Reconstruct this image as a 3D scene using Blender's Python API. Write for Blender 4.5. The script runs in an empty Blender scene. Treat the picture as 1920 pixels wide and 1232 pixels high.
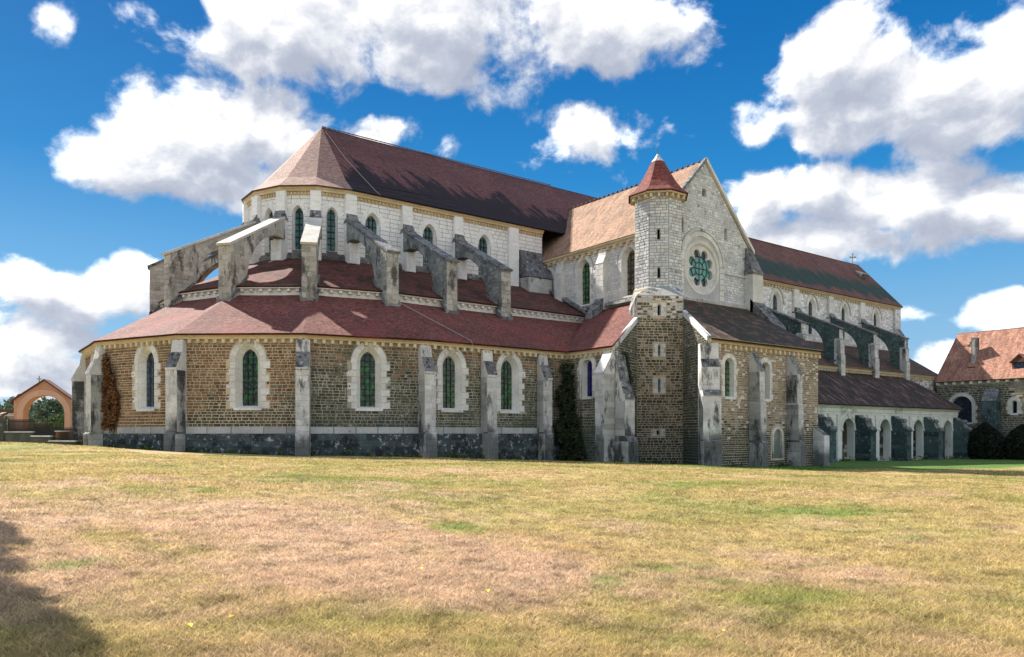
import bpy, math, random
import numpy as np
from mathutils import Vector, Matrix

SC = bpy.context.scene
COL = SC.collection
R = random.Random(7)
NR = np.random.RandomState(7)
PI = math.pi
rad = math.radians

# ------------------------------------------------------------------ camera, sky, sun, exposure
# world axes: +x runs along the nave to the west, +y runs south, away from the viewer; z = 0 is eye height
CA, SA = 0.5972, 0.8021                      # heading of the camera (level, lens shifted upwards)
cam = bpy.data.cameras.new('camera')
camo = bpy.data.objects.new('camera', cam)
COL.objects.link(camo)
camo.location = (0, 0, 0)
camo.rotation_euler = (rad(90), 0, math.atan2(-CA, SA))
cam.sensor_width = 36
cam.lens = 26.38
cam.shift_y = 0.1021
cam.clip_start = 0.1
cam.clip_end = 4000
SC.camera = camo

SUN_A, SUN_B = 0.25, 1.04                   # direction to the sun is (-SUN_A, SUN_B, 1)
sun_el = math.atan2(1, math.hypot(SUN_A, SUN_B))
sun = bpy.data.lights.new('sun', 'SUN')
sun.energy = 5.0
sun.angle = rad(0.53)
sun.color = (1.0, 0.94, 0.84)
suno = bpy.data.objects.new('sun', sun)
COL.objects.link(suno)
suno.rotation_euler = Vector((-SUN_A, SUN_B, 1)).to_track_quat('Z', 'Y').to_euler()
suno.location = (-20, 60, 60)

SC.view_settings.view_transform = 'Standard'
SC.view_settings.look = 'None'
SC.view_settings.gamma = 1
SC.view_settings.use_curve_mapping = False
SC.view_settings.exposure = 1.1

class NT:
    """small node-tree writer"""
    def __init__(s, tree):
        s.t = tree
        s.n = tree.nodes
        s.l = tree.links
    def node(s, typ, **kw):
        n = s.n.new(typ)
        for k, v in kw.items():
            setattr(n, k, v)
        return n
    def set(s, sock, v):
        if v is None:
            return
        if isinstance(v, bpy.types.NodeSocket):
            s.l.new(v, sock)
        else:
            sock.default_value = v
    def math(s, op, a, b=None, c=None, clamp=False):
        n = s.node('ShaderNodeMath', operation=op, use_clamp=clamp)
        s.set(n.inputs[0], a); s.set(n.inputs[1], b)
        if c is not None: s.set(n.inputs[2], c)
        return n.outputs[0]
    def vmath(s, op, a, b=None, scale=None):
        n = s.node('ShaderNodeVectorMath', operation=op)
        s.set(n.inputs[0], a)
        if b is not None: s.set(n.inputs[1], b)
        if scale is not None: s.set(n.inputs['Scale'], scale)
        return n.outputs['Value'] if op in ('LENGTH', 'DOT_PRODUCT', 'DISTANCE') else n.outputs['Vector']
    def mix(s, fac, a, b, mode='MIX'):
        n = s.node('ShaderNodeMix', data_type='RGBA', blend_type=mode)
        s.set(n.inputs[0], fac)
        s.set(n.inputs[6], a if not isinstance(a, tuple) else (*a[:3], 1))
        s.set(n.inputs[7], b if not isinstance(b, tuple) else (*b[:3], 1))
        return n.outputs[2]
    def noise(s, vec, scale, detail=4, rough=0.55, dist=0.0):
        n = s.node('ShaderNodeTexNoise')
        s.set(n.inputs['Vector'], vec)
        n.inputs['Scale'].default_value = scale
        n.inputs['Detail'].default_value = detail
        n.inputs['Roughness'].default_value = rough
        n.inputs['Distortion'].default_value = dist
        return n.outputs['Fac']
    def smooth(s, v, a, b, lo=0.0, hi=1.0):
        n = s.node('ShaderNodeMapRange', interpolation_type='SMOOTHSTEP')
        s.set(n.inputs[0], v)
        for i, x in enumerate((a, b, lo, hi)):
            s.set(n.inputs[i + 1], x)
        return n.outputs[0]
    def ramp(s, v, stops):
        n = s.node('ShaderNodeValToRGB')
        s.set(n.inputs[0], v)
        e = n.color_ramp.elements
        while len(e) < len(stops):
            e.new(0.5)
        for i, (p, c) in enumerate(stops):
            e[i].position = p
            e[i].color = (*c, 1)
        return n.outputs[0]
    def comb(s, x, y, z):
        n = s.node('ShaderNodeCombineXYZ')
        s.set(n.inputs[0], x); s.set(n.inputs[1], y); s.set(n.inputs[2], z)
        return n.outputs[0]
    def sep(s, v):
        n = s.node('ShaderNodeSeparateXYZ')
        s.set(n.inputs[0], v)
        return n.outputs

# ---- sky: Nishita with cumulus laid out by compass bearing and height above the horizon
W = bpy.data.worlds.new('World')
SC.world = W
W.use_nodes = True
W.node_tree.nodes.clear()
w = NT(W.node_tree)
SKY_STRENGTH = 0.10
sky = w.node('ShaderNodeTexSky', sky_type='NISHITA')
sky.sun_disc = False
sky.sun_elevation = sun_el
sky.sun_rotation = math.atan2(-SUN_A, SUN_B)
sky.air_density = 1.0
sky.dust_density = 0.4
sky.ozone_density = 3.0
dirv = w.node('ShaderNodeTexCoord').outputs['Generated']
fx = w.vmath('DOT_PRODUCT', dirv, (CA, SA, 0))
fy = w.vmath('DOT_PRODUCT', dirv, (SA, -CA, 0))
fz = w.sep(dirv)[2]
bear = w.math('ARCTAN2', fy, fx)
elev = w.math('ARCSINE', fz)
sph0 = w.comb(bear, elev, 0)
wn = w.node('ShaderNodeTexNoise')
w.set(wn.inputs['Vector'], sph0)
wn.inputs['Scale'].default_value = 9.0
wn.inputs['Detail'].default_value = 3
sph = w.vmath('ADD', sph0, w.vmath('MULTIPLY', w.vmath('SUBTRACT', wn.outputs['Color'], (0.5, 0.5, 0.5)), (0.085, 0.06, 0)))
def ang(u, v):
    t = (u - 960) / 1407.
    a = math.atan(t)
    return a, math.atan((812 - v) / 1407. * math.cos(a))
CLOUDS = [(560, 40, 250, 110), (850, 30, 270, 135), (1120, 50, 195, 90), (500, 100, 130, 60), (800, 110, 160, 50),
          (390, 255, 180, 110), (300, 300, 130, 70), (500, 255, 120, 105), (430, 345, 170, 50), (150, 280, 62, 48),
          (735, 250, 88, 42), (1095, 255, 108, 60), (1085, 300, 50, 28), (1398, 244, 66, 52), (1270, 252, 26, 20),
          (1590, 115, 130, 100), (1710, 180, 190, 110), (1890, 150, 130, 110), (1620, 225, 160, 60), (1820, 245, 190, 55),
          (1450, 365, 190, 62), (1650, 370, 220, 70), (1880, 370, 170, 70), (1560, 455, 290, 50), (1400, 430, 120, 55),
          (85, 18, 52, 44), (265, 8, 52, 24), (60, 505, 110, 46), (170, 552, 190, 58), (40, 628, 170, 56),
          (250, 520, 80, 40), (60, 705, 300, 46), (1860, 590, 160, 44), (1715, 596, 60, 20), (1810, 665, 130, 55), (215, 575, 80, 34), (893, 198, 42, 22)]
fine = w.noise(w.vmath('MULTIPLY', sph0, (1, 1.25, 1)), 9.0, 9, 0.58, 0.2)
fine_up = w.noise(w.vmath('MULTIPLY', w.vmath('ADD', sph0, (-0.010, 0.016, 0)), (1, 1.25, 1)), 9.0, 8, 0.58, 0.2)
def blobs(v):
    best = None
    for (u, vv, ru, rv) in CLOUDS:
        a, e = ang(u, vv)
        k = math.cos(a)
        ru, rv = ru * 1.16, rv * 1.16
        q = w.vmath('LENGTH', w.vmath('MULTIPLY', w.vmath('SUBTRACT', v, (a, e, 0)), (1 / (ru / 1407. * k * k), 1 / (rv / 1407. * k), 0)))
        sz = min(1.0, max(0.30, math.sqrt(ru * rv) / 120.))
        if sz < 1: q = w.math('MULTIPLY_ADD', q, sz, 1 - sz)
        if best is None:
            best = q
        else:
            n = w.node('ShaderNodeMath', operation='SMOOTH_MIN')
            w.set(n.inputs[0], best); w.set(n.inputs[1], q); n.inputs[2].default_value = 0.25
            best = n.outputs[0]
    return w.math('SUBTRACT', 1.0, best)
body = blobs(sph)
body_up = blobs(w.vmath('ADD', sph, (-0.02, 0.045, 0)))
# beyond the frame the same kind of broken cumulus goes on
out = w.math('MAXIMUM', w.smooth(w.math('ABSOLUTE', bear), 0.62, 0.85), w.smooth(elev, 0.52, 0.75))
wide = w.math('MULTIPLY', w.math('SUBTRACT', w.noise(dirv, 2.6, 2, 0.5), 0.47), 5.0)
body = w.math('ADD', w.math('MULTIPLY', body, w.math('SUBTRACT', 1.0, out)), w.math('MULTIPLY', wide, out))
dens = w.math('ADD', w.math('MULTIPLY', w.math('MINIMUM', body, 0.75), 1.05), w.math('MULTIPLY', w.math('SUBTRACT', fine, 0.53), 2.3))
cover = w.smooth(dens, 0.0, 0.42)
grad = w.math('MULTIPLY', w.math('SUBTRACT', fine, fine_up), 3.4)
grad2 = w.math('MULTIPLY', w.math('SUBTRACT', body, body_up), 1.15)
light = w.math('ADD', w.math('ADD', grad, grad2), 0.47)
core = w.smooth(dens, 0.30, 1.0, 0.05, -0.26)
thin = w.smooth(dens, 0.5, 0.1, 0.0, 0.22)
light = w.math('ADD', w.math('ADD', light, core), thin, clamp=True)
ccol = w.ramp(light, [(0.0, (0.48, 0.52, 0.63)), (0.30, (0.58, 0.62, 0.72)), (0.52, (0.76, 0.79, 0.86)), (0.76, (0.98, 0.99, 1.02)), (1.0, (1.65, 1.66, 1.66))])
EXPO = 2 ** SC.view_settings.exposure
cscale = w.vmath('SCALE', ccol, scale=1.0 / EXPO / SKY_STRENGTH)
hs = w.node('ShaderNodeHueSaturation')
w.set(hs.inputs['Color'], sky.outputs[0])
hs.inputs['Saturation'].default_value = 1.25
hs.inputs['Value'].default_value = 0.62
blue = w.ramp(w.smooth(elev, -0.02, 0.56), [(0.0, (0.36, 0.60, 0.82)), (0.30, (0.15, 0.44, 0.78)), (0.62, (0.02, 0.26, 0.64)), (1.0, (0.0, 0.15, 0.48))])
skyc = w.mix(0.90, hs.outputs[0], w.vmath('SCALE', blue, scale=1.0 / EXPO / SKY_STRENGTH))
allc = w.mix(w.math('MULTIPLY', cover, 0.985), skyc, cscale)
bg = w.node('ShaderNodeBackground')
w.set(bg.inputs[0], allc)
bg.inputs[1].default_value = SKY_STRENGTH
wo = w.node('ShaderNodeOutputWorld')
w.l.new(bg.outputs[0], wo.inputs[0])
W.cycles.sampling_method = 'MANUAL'
W.cycles.sample_map_resolution = 512
SC.cycles.max_bounces = 5
SC.cycles.diffuse_bounces = 3
SC.cycles.glossy_bounces = 2
SC.cycles.transmission_bounces = 2
SC.cycles.transparent_max_bounces = 4
SC.cycles.caustics_reflective = False
SC.cycles.caustics_refractive = False

# ------------------------------------------------------------------ materials
MATS = {}
def material(name, rough=0.9, spec=0.25):
    m = bpy.data.materials.new(name)
    m.use_nodes = True
    m.node_tree.nodes.clear()
    t = NT(m.node_tree)
    b = t.node('ShaderNodeBsdfPrincipled')
    o = t.node('ShaderNodeOutputMaterial')
    t.l.new(b.outputs[0], o.inputs[0])
    b.inputs['Roughness'].default_value = rough
    b.inputs['Specular IOR Level'].default_value = spec
    MATS[name] = m
    return m, t, b
def bump(t, b, h, strength=0.4, dist=0.03):
    n = t.node('ShaderNodeBump')
    n.inputs['Strength'].default_value = strength
    n.inputs['Distance'].default_value = dist
    t.set(n.inputs['Height'], h)
    t.l.new(n.outputs[0], b.inputs['Normal'])

def stone_mat(name, cols, var=0.35, big=0.5, lichen=0.0, lich_col=(0.03, 0.032, 0.035), lich_scale=1.2, moss=0.0,
              moss_col=(0.07, 0.10, 0.065), pale=0.0, streak=False, low=None, rough=0.92, bmp=0.5):
    m, t, b = material(name, rough)
    pos = t.node('ShaderNodeNewGeometry').outputs['Position']
    at = t.node('ShaderNodeAttribute', attribute_name='tone').outputs['Fac']
    rnd = t.node('ShaderNodeObjectInfo').outputs['Random']
    tone = t.math('FRACT', t.math('ADD', at, rnd))
    c = t.ramp(tone, [(i / max(1, len(cols) - 1), k) for i, k in enumerate(cols)])
    n1 = t.noise(pos, big, 4, 0.6)
    c = t.mix(1.0, c, t.ramp(n1, [(0.25, (1 - var,) * 3), (0.75, (1 + var * 0.6,) * 3)]), 'MULTIPLY')
    n2 = t.noise(pos, 11, 5, 0.7)
    c = t.mix(1.0, c, t.ramp(n2, [(0.25, (0.72,) * 3), (0.75, (1.2,) * 3)]), 'MULTIPLY')
    sp = pos
    if streak:
        sp = t.vmath('MULTIPLY', pos, (1, 1, 0.35))
    if moss:  # greenish patches carrying the shade's green cast on the walls
        k = t.noise(t.vmath('ADD', pos, (31, 7, 3)), 0.42, 5, 0.65)
        f = t.smooth(k, 0.62 - moss * 0.2, 0.74 - moss * 0.12, 0, 0.75)
        c = t.mix(f, c, moss_col)
    if pale:
        k = t.noise(t.vmath('ADD', pos, (11, 47, 5)), 3.2, 6, 0.75)
        c = t.mix(t.smooth(k, 0.60 - pale * 0.1, 0.70 - pale * 0.1, 0, 0.8), c, (0.55, 0.56, 0.54))
    if lichen:
        k = t.noise(t.vmath('ADD', sp, (3, 19, 41)), lich_scale, 8, 0.72)
        f = t.smooth(k, 0.68 - lichen * 0.25, 0.76 - lichen * 0.22, 0, 0.9)
        c = t.mix(f, c, lich_col)
    if low is not None:                      # the shade's green cast and dark stain low down, ragged upper edge, (height, soft, colour)
        z = t.sep(pos)[2]
        k = t.noise(t.vmath('MULTIPLY', pos, (1, 1, 0.6)), 0.55, 6, 0.7)
        h = t.math('SUBTRACT', z, t.math('MULTIPLY', t.math('SUBTRACT', k, 0.5), 5.5))
        c = t.mix(t.smooth(h, low[0], low[0] - low[1], 0, 0.8), c, low[2])
    t.set(b.inputs['Base Color'], c)
    bump(t, b, t.noise(pos, 16, 5, 0.7), bmp, 0.03)
    return m

BROWN = [(0.14, 0.078, 0.043), (0.215, 0.118, 0.062), (0.28, 0.158, 0.085), (0.165, 0.10, 0.054), (0.34, 0.21, 0.12)]
OLIVE = [(0.055, 0.052, 0.036), (0.095, 0.088, 0.06), (0.145, 0.13, 0.09), (0.07, 0.068, 0.05), (0.21, 0.185, 0.135)]
stone_mat('brown_rubble', BROWN, 0.45, 0.4, pale=0.3, moss=0.15, moss_col=(0.09, 0.09, 0.055))
stone_mat('olive_rubble', OLIVE, 0.5, 0.4, pale=0.45, moss=0.5, moss_col=(0.07, 0.085, 0.05), low=(1.4, 2.0, (0.04, 0.06, 0.05)))
stone_mat('warm_rubble', [(0.25, 0.18, 0.12), (0.32, 0.25, 0.18), (0.40, 0.33, 0.25), (0.24, 0.20, 0.15), (0.48, 0.44, 0.37)], 0.4, 0.5, moss=0.35, pale=0.3, low=(0.6, 2.2, (0.08, 0.09, 0.07)))
stone_mat('tan_mortar', [(0.54, 0.44, 0.31), (0.54, 0.44, 0.31)], 0.25, 0.6)
stone_mat('olive_mortar', [(0.40, 0.385, 0.31), (0.40, 0.385, 0.31)], 0.4, 0.5, moss=0.6, low=(1.2, 2.0, (0.10, 0.13, 0.105)))
stone_mat('white_ashlar', [(0.76, 0.76, 0.75), (0.80, 0.80, 0.795), (0.83, 0.83, 0.825), (0.77, 0.765, 0.75)], 0.14, 0.7, pale=0.0, lichen=0.05, lich_scale=0.8, lich_col=(0.3, 0.28, 0.25))
stone_mat('dark_joint', [(0.17, 0.155, 0.135), (0.17, 0.155, 0.135)], 0.3, 0.6)
stone_mat('grey_ashlar', [(0.50, 0.51, 0.515), (0.58, 0.59, 0.595), (0.66, 0.67, 0.675), (0.42, 0.43, 0.435), (0.74, 0.75, 0.755)], 0.3, 0.5, lichen=0.45, lich_scale=1.4, lich_col=(0.16, 0.16, 0.155))
stone_mat('grey_joint', [(0.27, 0.27, 0.265), (0.27, 0.27, 0.265)], 0.3, 0.7)
stone_mat('pale_joint', [(0.46, 0.46, 0.45), (0.46, 0.46, 0.45)], 0.25, 0.7)
stone_mat('limestone', [(0.60, 0.585, 0.54), (0.67, 0.655, 0.62), (0.72, 0.71, 0.69), (0.63, 0.61, 0.55)], 0.22, 0.8, lichen=0.30, lich_scale=1.1, lich_col=(0.17, 0.17, 0.155), streak=True, low=(-0.6, 1.4, (0.05, 0.06, 0.055)))
stone_mat('cornice_stone', [(0.55, 0.43, 0.27), (0.62, 0.50, 0.33), (0.66, 0.56, 0.40)], 0.2, 0.9)
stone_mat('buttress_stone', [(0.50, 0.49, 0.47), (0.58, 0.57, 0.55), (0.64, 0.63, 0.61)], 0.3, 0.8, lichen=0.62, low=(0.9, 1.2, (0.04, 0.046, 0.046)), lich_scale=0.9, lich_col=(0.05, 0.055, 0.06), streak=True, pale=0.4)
stone_mat('weathered_cap', [(0.16, 0.16, 0.165), (0.22, 0.22, 0.22), (0.12, 0.12, 0.13)], 0.4, 1.2, lichen=0.7, lich_scale=2.2, lich_col=(0.025, 0.026, 0.03), pale=0.5, bmp=1.0)
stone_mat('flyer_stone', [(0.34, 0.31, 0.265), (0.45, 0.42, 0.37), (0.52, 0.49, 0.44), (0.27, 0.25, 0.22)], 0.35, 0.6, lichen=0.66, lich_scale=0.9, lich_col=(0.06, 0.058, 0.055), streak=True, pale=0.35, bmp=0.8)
stone_mat('stained_shade_stone', [(0.30, 0.30, 0.28), (0.38, 0.38, 0.36), (0.45, 0.45, 0.43)], 0.3, 0.7, lichen=0.75, lich_scale=0.7, lich_col=(0.03, 0.033, 0.035), streak=True, pale=0.3)
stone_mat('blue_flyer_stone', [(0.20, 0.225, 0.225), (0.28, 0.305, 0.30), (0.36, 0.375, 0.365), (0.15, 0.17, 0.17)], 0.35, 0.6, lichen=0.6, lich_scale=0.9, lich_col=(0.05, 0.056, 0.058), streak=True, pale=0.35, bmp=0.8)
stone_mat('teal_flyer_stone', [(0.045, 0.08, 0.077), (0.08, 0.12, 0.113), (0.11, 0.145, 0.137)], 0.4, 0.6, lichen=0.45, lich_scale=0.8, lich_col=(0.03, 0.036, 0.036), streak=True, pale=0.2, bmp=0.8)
stone_mat('plinth_stone', [(0.05, 0.07, 0.075), (0.085, 0.108, 0.112), (0.03, 0.043, 0.047)], 0.5, 1.0, lichen=0.70, lich_scale=0.8, lich_col=(0.018, 0.02, 0.023), pale=0.45, bmp=0.8)  # blackened stone, with some of its shade put into the colour
stone_mat('plinth_band', [(0.40, 0.40, 0.39), (0.50, 0.50, 0.49), (0.34, 0.34, 0.33)], 0.3, 0.6, lichen=0.25, lich_scale=1.0, lich_col=(0.07, 0.08, 0.08))
stone_mat('cloister_stone', [(0.62, 0.63, 0.58), (0.67, 0.68, 0.64), (0.72, 0.73, 0.69)], 0.18, 0.5, moss=0.3, moss_col=(0.20, 0.26, 0.20), lichen=0.12, lich_col=(0.1, 0.11, 0.1))
stone_mat('cloister_buttress_stone', [(0.04, 0.075, 0.077), (0.075, 0.12, 0.12), (0.028, 0.05, 0.055)], 0.4, 0.8, lichen=0.45, lich_scale=0.7, lich_col=(0.025, 0.03, 0.032), streak=True, pale=0.2)
stone_mat('green_wall', [(0.13, 0.14, 0.08), (0.20, 0.20, 0.13), (0.26, 0.255, 0.18)], 0.3, 0.5, moss=0.6, moss_col=(0.10, 0.13, 0.06))
stone_mat('pink_render', [(0.52, 0.265, 0.165), (0.52, 0.265, 0.165)], 0.16, 0.5, lichen=0.05)
stone_mat('pink_trim', [(0.60, 0.36, 0.245), (0.60, 0.36, 0.245)], 0.12, 0.6)
stone_mat('dark_low_wall', [(0.07, 0.08, 0.06), (0.10, 0.11, 0.085), (0.055, 0.065, 0.05)], 0.4, 0.9, lichen=0.4, lich_col=(0.02, 0.024, 0.02), moss=0.4)
stone_mat('pale_coping', [(0.50, 0.47, 0.42), (0.58, 0.55, 0.5)], 0.25, 1.0)
stone_mat('lead_sheet', [(0.42, 0.43, 0.47), (0.42, 0.43, 0.47)], 0.12, 1.5, rough=0.5)
stone_mat('copper_finial', [(0.06, 0.17, 0.19), (0.06, 0.17, 0.19)], 0.1, 2)
stone_mat('iron', [(0.018, 0.018, 0.02), (0.018, 0.018, 0.02)], 0.1, 2, rough=0.6)
stone_mat('dark_void', [(0.006, 0.006, 0.007), (0.006, 0.006, 0.007)], 0.1, 2)
stone_mat('orange_planks', [(0.50, 0.24, 0.08), (0.42, 0.19, 0.06), (0.56, 0.28, 0.10)], 0.2, 2)
stone_mat('bark', [(0.10, 0.075, 0.05), (0.10, 0.075, 0.05)], 0.3, 3)
stone_mat('white_plaster', [(0.62, 0.62, 0.66), (0.62, 0.62, 0.66)], 0.1, 0.8)
stone_mat('metal_cross', [(0.35, 0.34, 0.30), (0.35, 0.34, 0.30)], 0.1, 3)

def tile_mat(name, c1, c2, moss=0.0, moss_col=(0.03, 0.035, 0.02), stain=0.0, stain_col=(0.018, 0.015, 0.02), stain_var=0.6, patch=None, mossy_streak=False, tw=0.19, th=0.13, red=0.0):
    """flat clay tiles; uv is in metres, v = 0 at the eave"""
    m, t, b = material(name, 0.85, 0.3)
    uv = t.node('ShaderNodeUVMap').outputs[0]
    u, v, _ = t.sep(uv)
    bt = t.node('ShaderNodeTexBrick')
    t.set(bt.inputs['Vector'], uv)
    bt.inputs['Scale'].default_value = 1
    bt.inputs['Brick Width'].default_value = tw
    bt.inputs['Row Height'].default_value = th
    bt.inputs['Mortar Size'].default_value = 0.012
    bt.inputs['Mortar Smooth'].default_value = 0.3
    bt.inputs['Bias'].default_value = 0.0
    bt.inputs['Color1'].default_value = (*c1, 1)
    bt.inputs['Color2'].default_value = (*c2, 1)
    bt.inputs['Mortar'].default_value = (c1[0] * 0.35, c1[1] * 0.33, c1[2] * 0.33, 1)
    c = bt.outputs[0]
    n0 = t.noise(uv, 5.5, 3, 0.7)
    c = t.mix(1.0, c, t.ramp(n0, [(0.28, (0.62,) * 3), (0.5, (1,) * 3), (0.75, (1.35,) * 3)]), 'MULTIPLY')
    n1 = t.noise(uv, 0.35, 5, 0.6)
    c = t.mix(1.0, c, t.ramp(n1, [(0.3, (0.74, 0.72, 0.72)), (0.7, (1.18, 1.15, 1.12))]), 'MULTIPLY')
    n3 = t.noise(t.vmath('MULTIPLY', uv, (1, 1.6, 1)), 2.2, 6, 0.75)
    c = t.mix(1.0, c, t.ramp(n3, [(0.32, (0.55, 0.53, 0.53)), (0.5, (1, 1, 1)), (0.68, (1.4, 1.36, 1.33))]), 'MULTIPLY')
    if red:
        k = t.noise(t.vmath('ADD', uv, (9, 31, 0)), 0.22, 3, 0.55)
        c = t.mix(t.smooth(k, 0.52, 0.66, 0, red), c, (0.24, 0.048, 0.045))
    if moss:
        k = t.noise(t.vmath('MULTIPLY', uv, (1.0, 1.0, 1) if not mossy_streak else (1.5, 0.45, 1)), 1.1, 7, 0.72)
        c = t.mix(t.smooth(k, 0.62 - moss * 0.3, 0.70 - moss * 0.25, 0, 0.92), c, moss_col)
        k = t.noise(t.vmath('ADD', uv, (55, 3, 0)), 7, 4, 0.7)
        c = t.mix(t.smooth(k, 0.66, 0.72, 0, 0.5 * moss), c, (0.30, 0.24, 0.2))
    if patch is not None:                    # broad moss bank: (lower v, upper v, colour)
        k = t.noise(t.vmath('MULTIPLY', uv, (0.9, 0.5, 1)), 0.6, 7, 0.7)
        vv = t.math('ADD', v, t.math('MULTIPLY', t.math('SUBTRACT', k, 0.5), 7.0))
        f = t.math('MULTIPLY', t.smooth(vv, patch[0] - 0.3, patch[0] + 0.3), t.smooth(vv, patch[1] + 1.0, patch[1] - 1.0))
        c = t.mix(t.math('MULTIPLY', f, 0.9), c, patch[2])
    if stain:                                # black lichen climbing from the eave in slanting tongues
        k = t.noise(t.comb(t.math('ADD', u, t.math('MULTIPLY', v, 0.5)), t.math('MULTIPLY', v, 0.16), 0), 0.9, 7, 0.74)
        k2 = t.noise(uv, 0.30, 3, 0.5)
        hgt = t.math('ADD', stain, t.math('MULTIPLY', t.math('SUBTRACT', k, 0.5), stain * 3.4))
        hgt = t.math('ADD', hgt, t.math('MULTIPLY', t.math('SUBTRACT', k2, 0.5), stain * 2.0))
        f = t.smooth(t.math('SUBTRACT', hgt, v), -0.35, 0.5, 0, 0.93)
        c = t.mix(f, c, stain_col)
    t.set(b.inputs['Base Color'], c)
    h = t.math('ADD', t.math('MULTIPLY', t.math('FRACT', t.math('DIVIDE', v, th)), -0.7), t.math('MULTIPLY', n0, 0.8))
    bump(t, b, h, 0.7, 0.03)
    return m
tile_mat('apse_tiles', (0.125, 0.032, 0.025), (0.235, 0.092, 0.074), moss=0.25, moss_col=(0.085, 0.045, 0.035), red=0.45)
tile_mat('shaded_red_tiles', (0.12, 0.036, 0.027), (0.19, 0.072, 0.053), moss=0.55, moss_col=(0.05, 0.025, 0.018), red=0.4)  # darker tiles: the shade on this roof is put into the colour
tile_mat('choir_tiles', (0.12, 0.05, 0.05), (0.17, 0.08, 0.076), moss=0.25, moss_col=(0.07, 0.04, 0.045), stain=3.5, stain_col=(0.010, 0.008, 0.013))
tile_mat('sunlit_hip_tiles', (0.31, 0.195, 0.16), (0.38, 0.25, 0.21), moss=0.1, moss_col=(0.15, 0.10, 0.085))  # paler tiles: the sun on these facets is put into the colour
tile_mat('transept_tiles', (0.31, 0.185, 0.115), (0.40, 0.25, 0.165), moss=0.42, moss_col=(0.17, 0.105, 0.07), mossy_streak=True)
tile_mat('nave_tiles', (0.14, 0.062, 0.05), (0.20, 0.095, 0.075), moss=0.2, moss_col=(0.10, 0.065, 0.06), patch=(1.2, 5.0, (0.012, 0.045, 0.036)))
tile_mat('mossy_tiles', (0.15, 0.07, 0.055), (0.21, 0.11, 0.088), moss=0.76, moss_col=(0.014, 0.019, 0.009))
tile_mat('cloister_tiles', (0.18, 0.10, 0.085), (0.25, 0.155, 0.135), moss=0.80, moss_col=(0.011, 0.011, 0.008), mossy_streak=True)
tile_mat('aisle_tiles', (0.14, 0.062, 0.045), (0.18, 0.09, 0.065), moss=0.7, moss_col=(0.045, 0.038, 0.03))
tile_mat('house_tiles', (0.33, 0.16, 0.11), (0.46, 0.27, 0.20), moss=0.45, moss_col=(0.20, 0.09, 0.06), mossy_streak=True)
tile_mat('turret_tiles', (0.15, 0.036, 0.028), (0.22, 0.065, 0.05), tw=0.22, th=0.21)

def glass_mat(name, c1, c2, c3, sc=6.0, rough=0.25):
    m, t, b = material(name, rough, 0.5)
    pos = t.node('ShaderNodeNewGeometry').outputs['Position']
    vo = t.node('ShaderNodeTexVoronoi', feature='F1', distance='MANHATTAN')
    t.set(vo.inputs['Vector'], t.vmath('MULTIPLY', pos, (1.4, 1.4, 1)))
    vo.inputs['Scale'].default_value = sc
    k = t.sep(vo.outputs['Color'])[0]
    n = t.noise(pos, 0.9, 3, 0.6)
    kk = t.math('ADD', t.math('MULTIPLY', k, 0.65), t.math('MULTIPLY', n, 0.6))
    c = t.ramp(kk, [(0.36, c1), (0.60, c2), (0.84, c3)])
    t.set(b.inputs['Base Color'], c)
    bump(t, b, k, 0.3, 0.02)
    return m
glass_mat('stained_glass', (0.006, 0.007, 0.008), (0.016, 0.018, 0.016), (0.012, 0.14, 0.02), 5)
glass_mat('blue_glass', (0.004, 0.004, 0.008), (0.01, 0.012, 0.05), (0.02, 0.02, 0.30), 4)
glass_mat('teal_glass', (0.012, 0.055, 0.055), (0.02, 0.09, 0.08), (0.03, 0.13, 0.11), 3)
glass_mat('green_glass', (0.015, 0.05, 0.02), (0.02, 0.12, 0.035), (0.10, 0.2, 0.09), 6)
glass_mat('brown_glass', (0.03, 0.032, 0.02), (0.08, 0.085, 0.05), (0.18, 0.17, 0.11), 8)
glass_mat('rose_glass', (0.05, 0.18, 0.16), (0.07, 0.24, 0.21), (0.10, 0.30, 0.26), 2.5)
glass_mat('lattice_glass', (0.012, 0.03, 0.05), (0.02, 0.045, 0.075), (0.05, 0.09, 0.13), 5)

def leaf_mat(name, cols, rough=0.7):
    m, t, b = material(name, rough, 0.2)
    at = t.node('ShaderNodeAttribute', attribute_name='tone').outputs['Fac']
    c = t.ramp(at, [(i / (len(cols) - 1), k) for i, k in enumerate(cols)])
    t.set(b.inputs['Base Color'], c)
    return m
leaf_mat('dark_ivy_leaf', [(0.012, 0.018, 0.010), (0.03, 0.045, 0.02), (0.06, 0.075, 0.03)])
leaf_mat('brown_vine_leaf', [(0.07, 0.028, 0.012), (0.13, 0.055, 0.02), (0.20, 0.10, 0.04), (0.10, 0.035, 0.015)])
leaf_mat('yew_leaf', [(0.006, 0.010, 0.006), (0.012, 0.018, 0.010), (0.02, 0.03, 0.016)])
leaf_mat('hazy_leaf', [(0.07, 0.115, 0.08), (0.11, 0.16, 0.105), (0.15, 0.20, 0.135)])  # lightened and greyed to put distance haze into the colour
leaf_mat('fresh_leaf', [(0.05, 0.10, 0.02), (0.10, 0.17, 0.035), (0.16, 0.22, 0.06)])
leaf_mat('yellow_leaf', [(0.30, 0.26, 0.06), (0.40, 0.34, 0.09), (0.20, 0.20, 0.05)])
leaf_mat('shade_leaf', [(0.03, 0.06, 0.02), (0.06, 0.10, 0.03), (0.09, 0.13, 0.05)])
leaf_mat('fallen_leaf', [(0.75, 0.45, 0.03), (0.80, 0.55, 0.05)])

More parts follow.
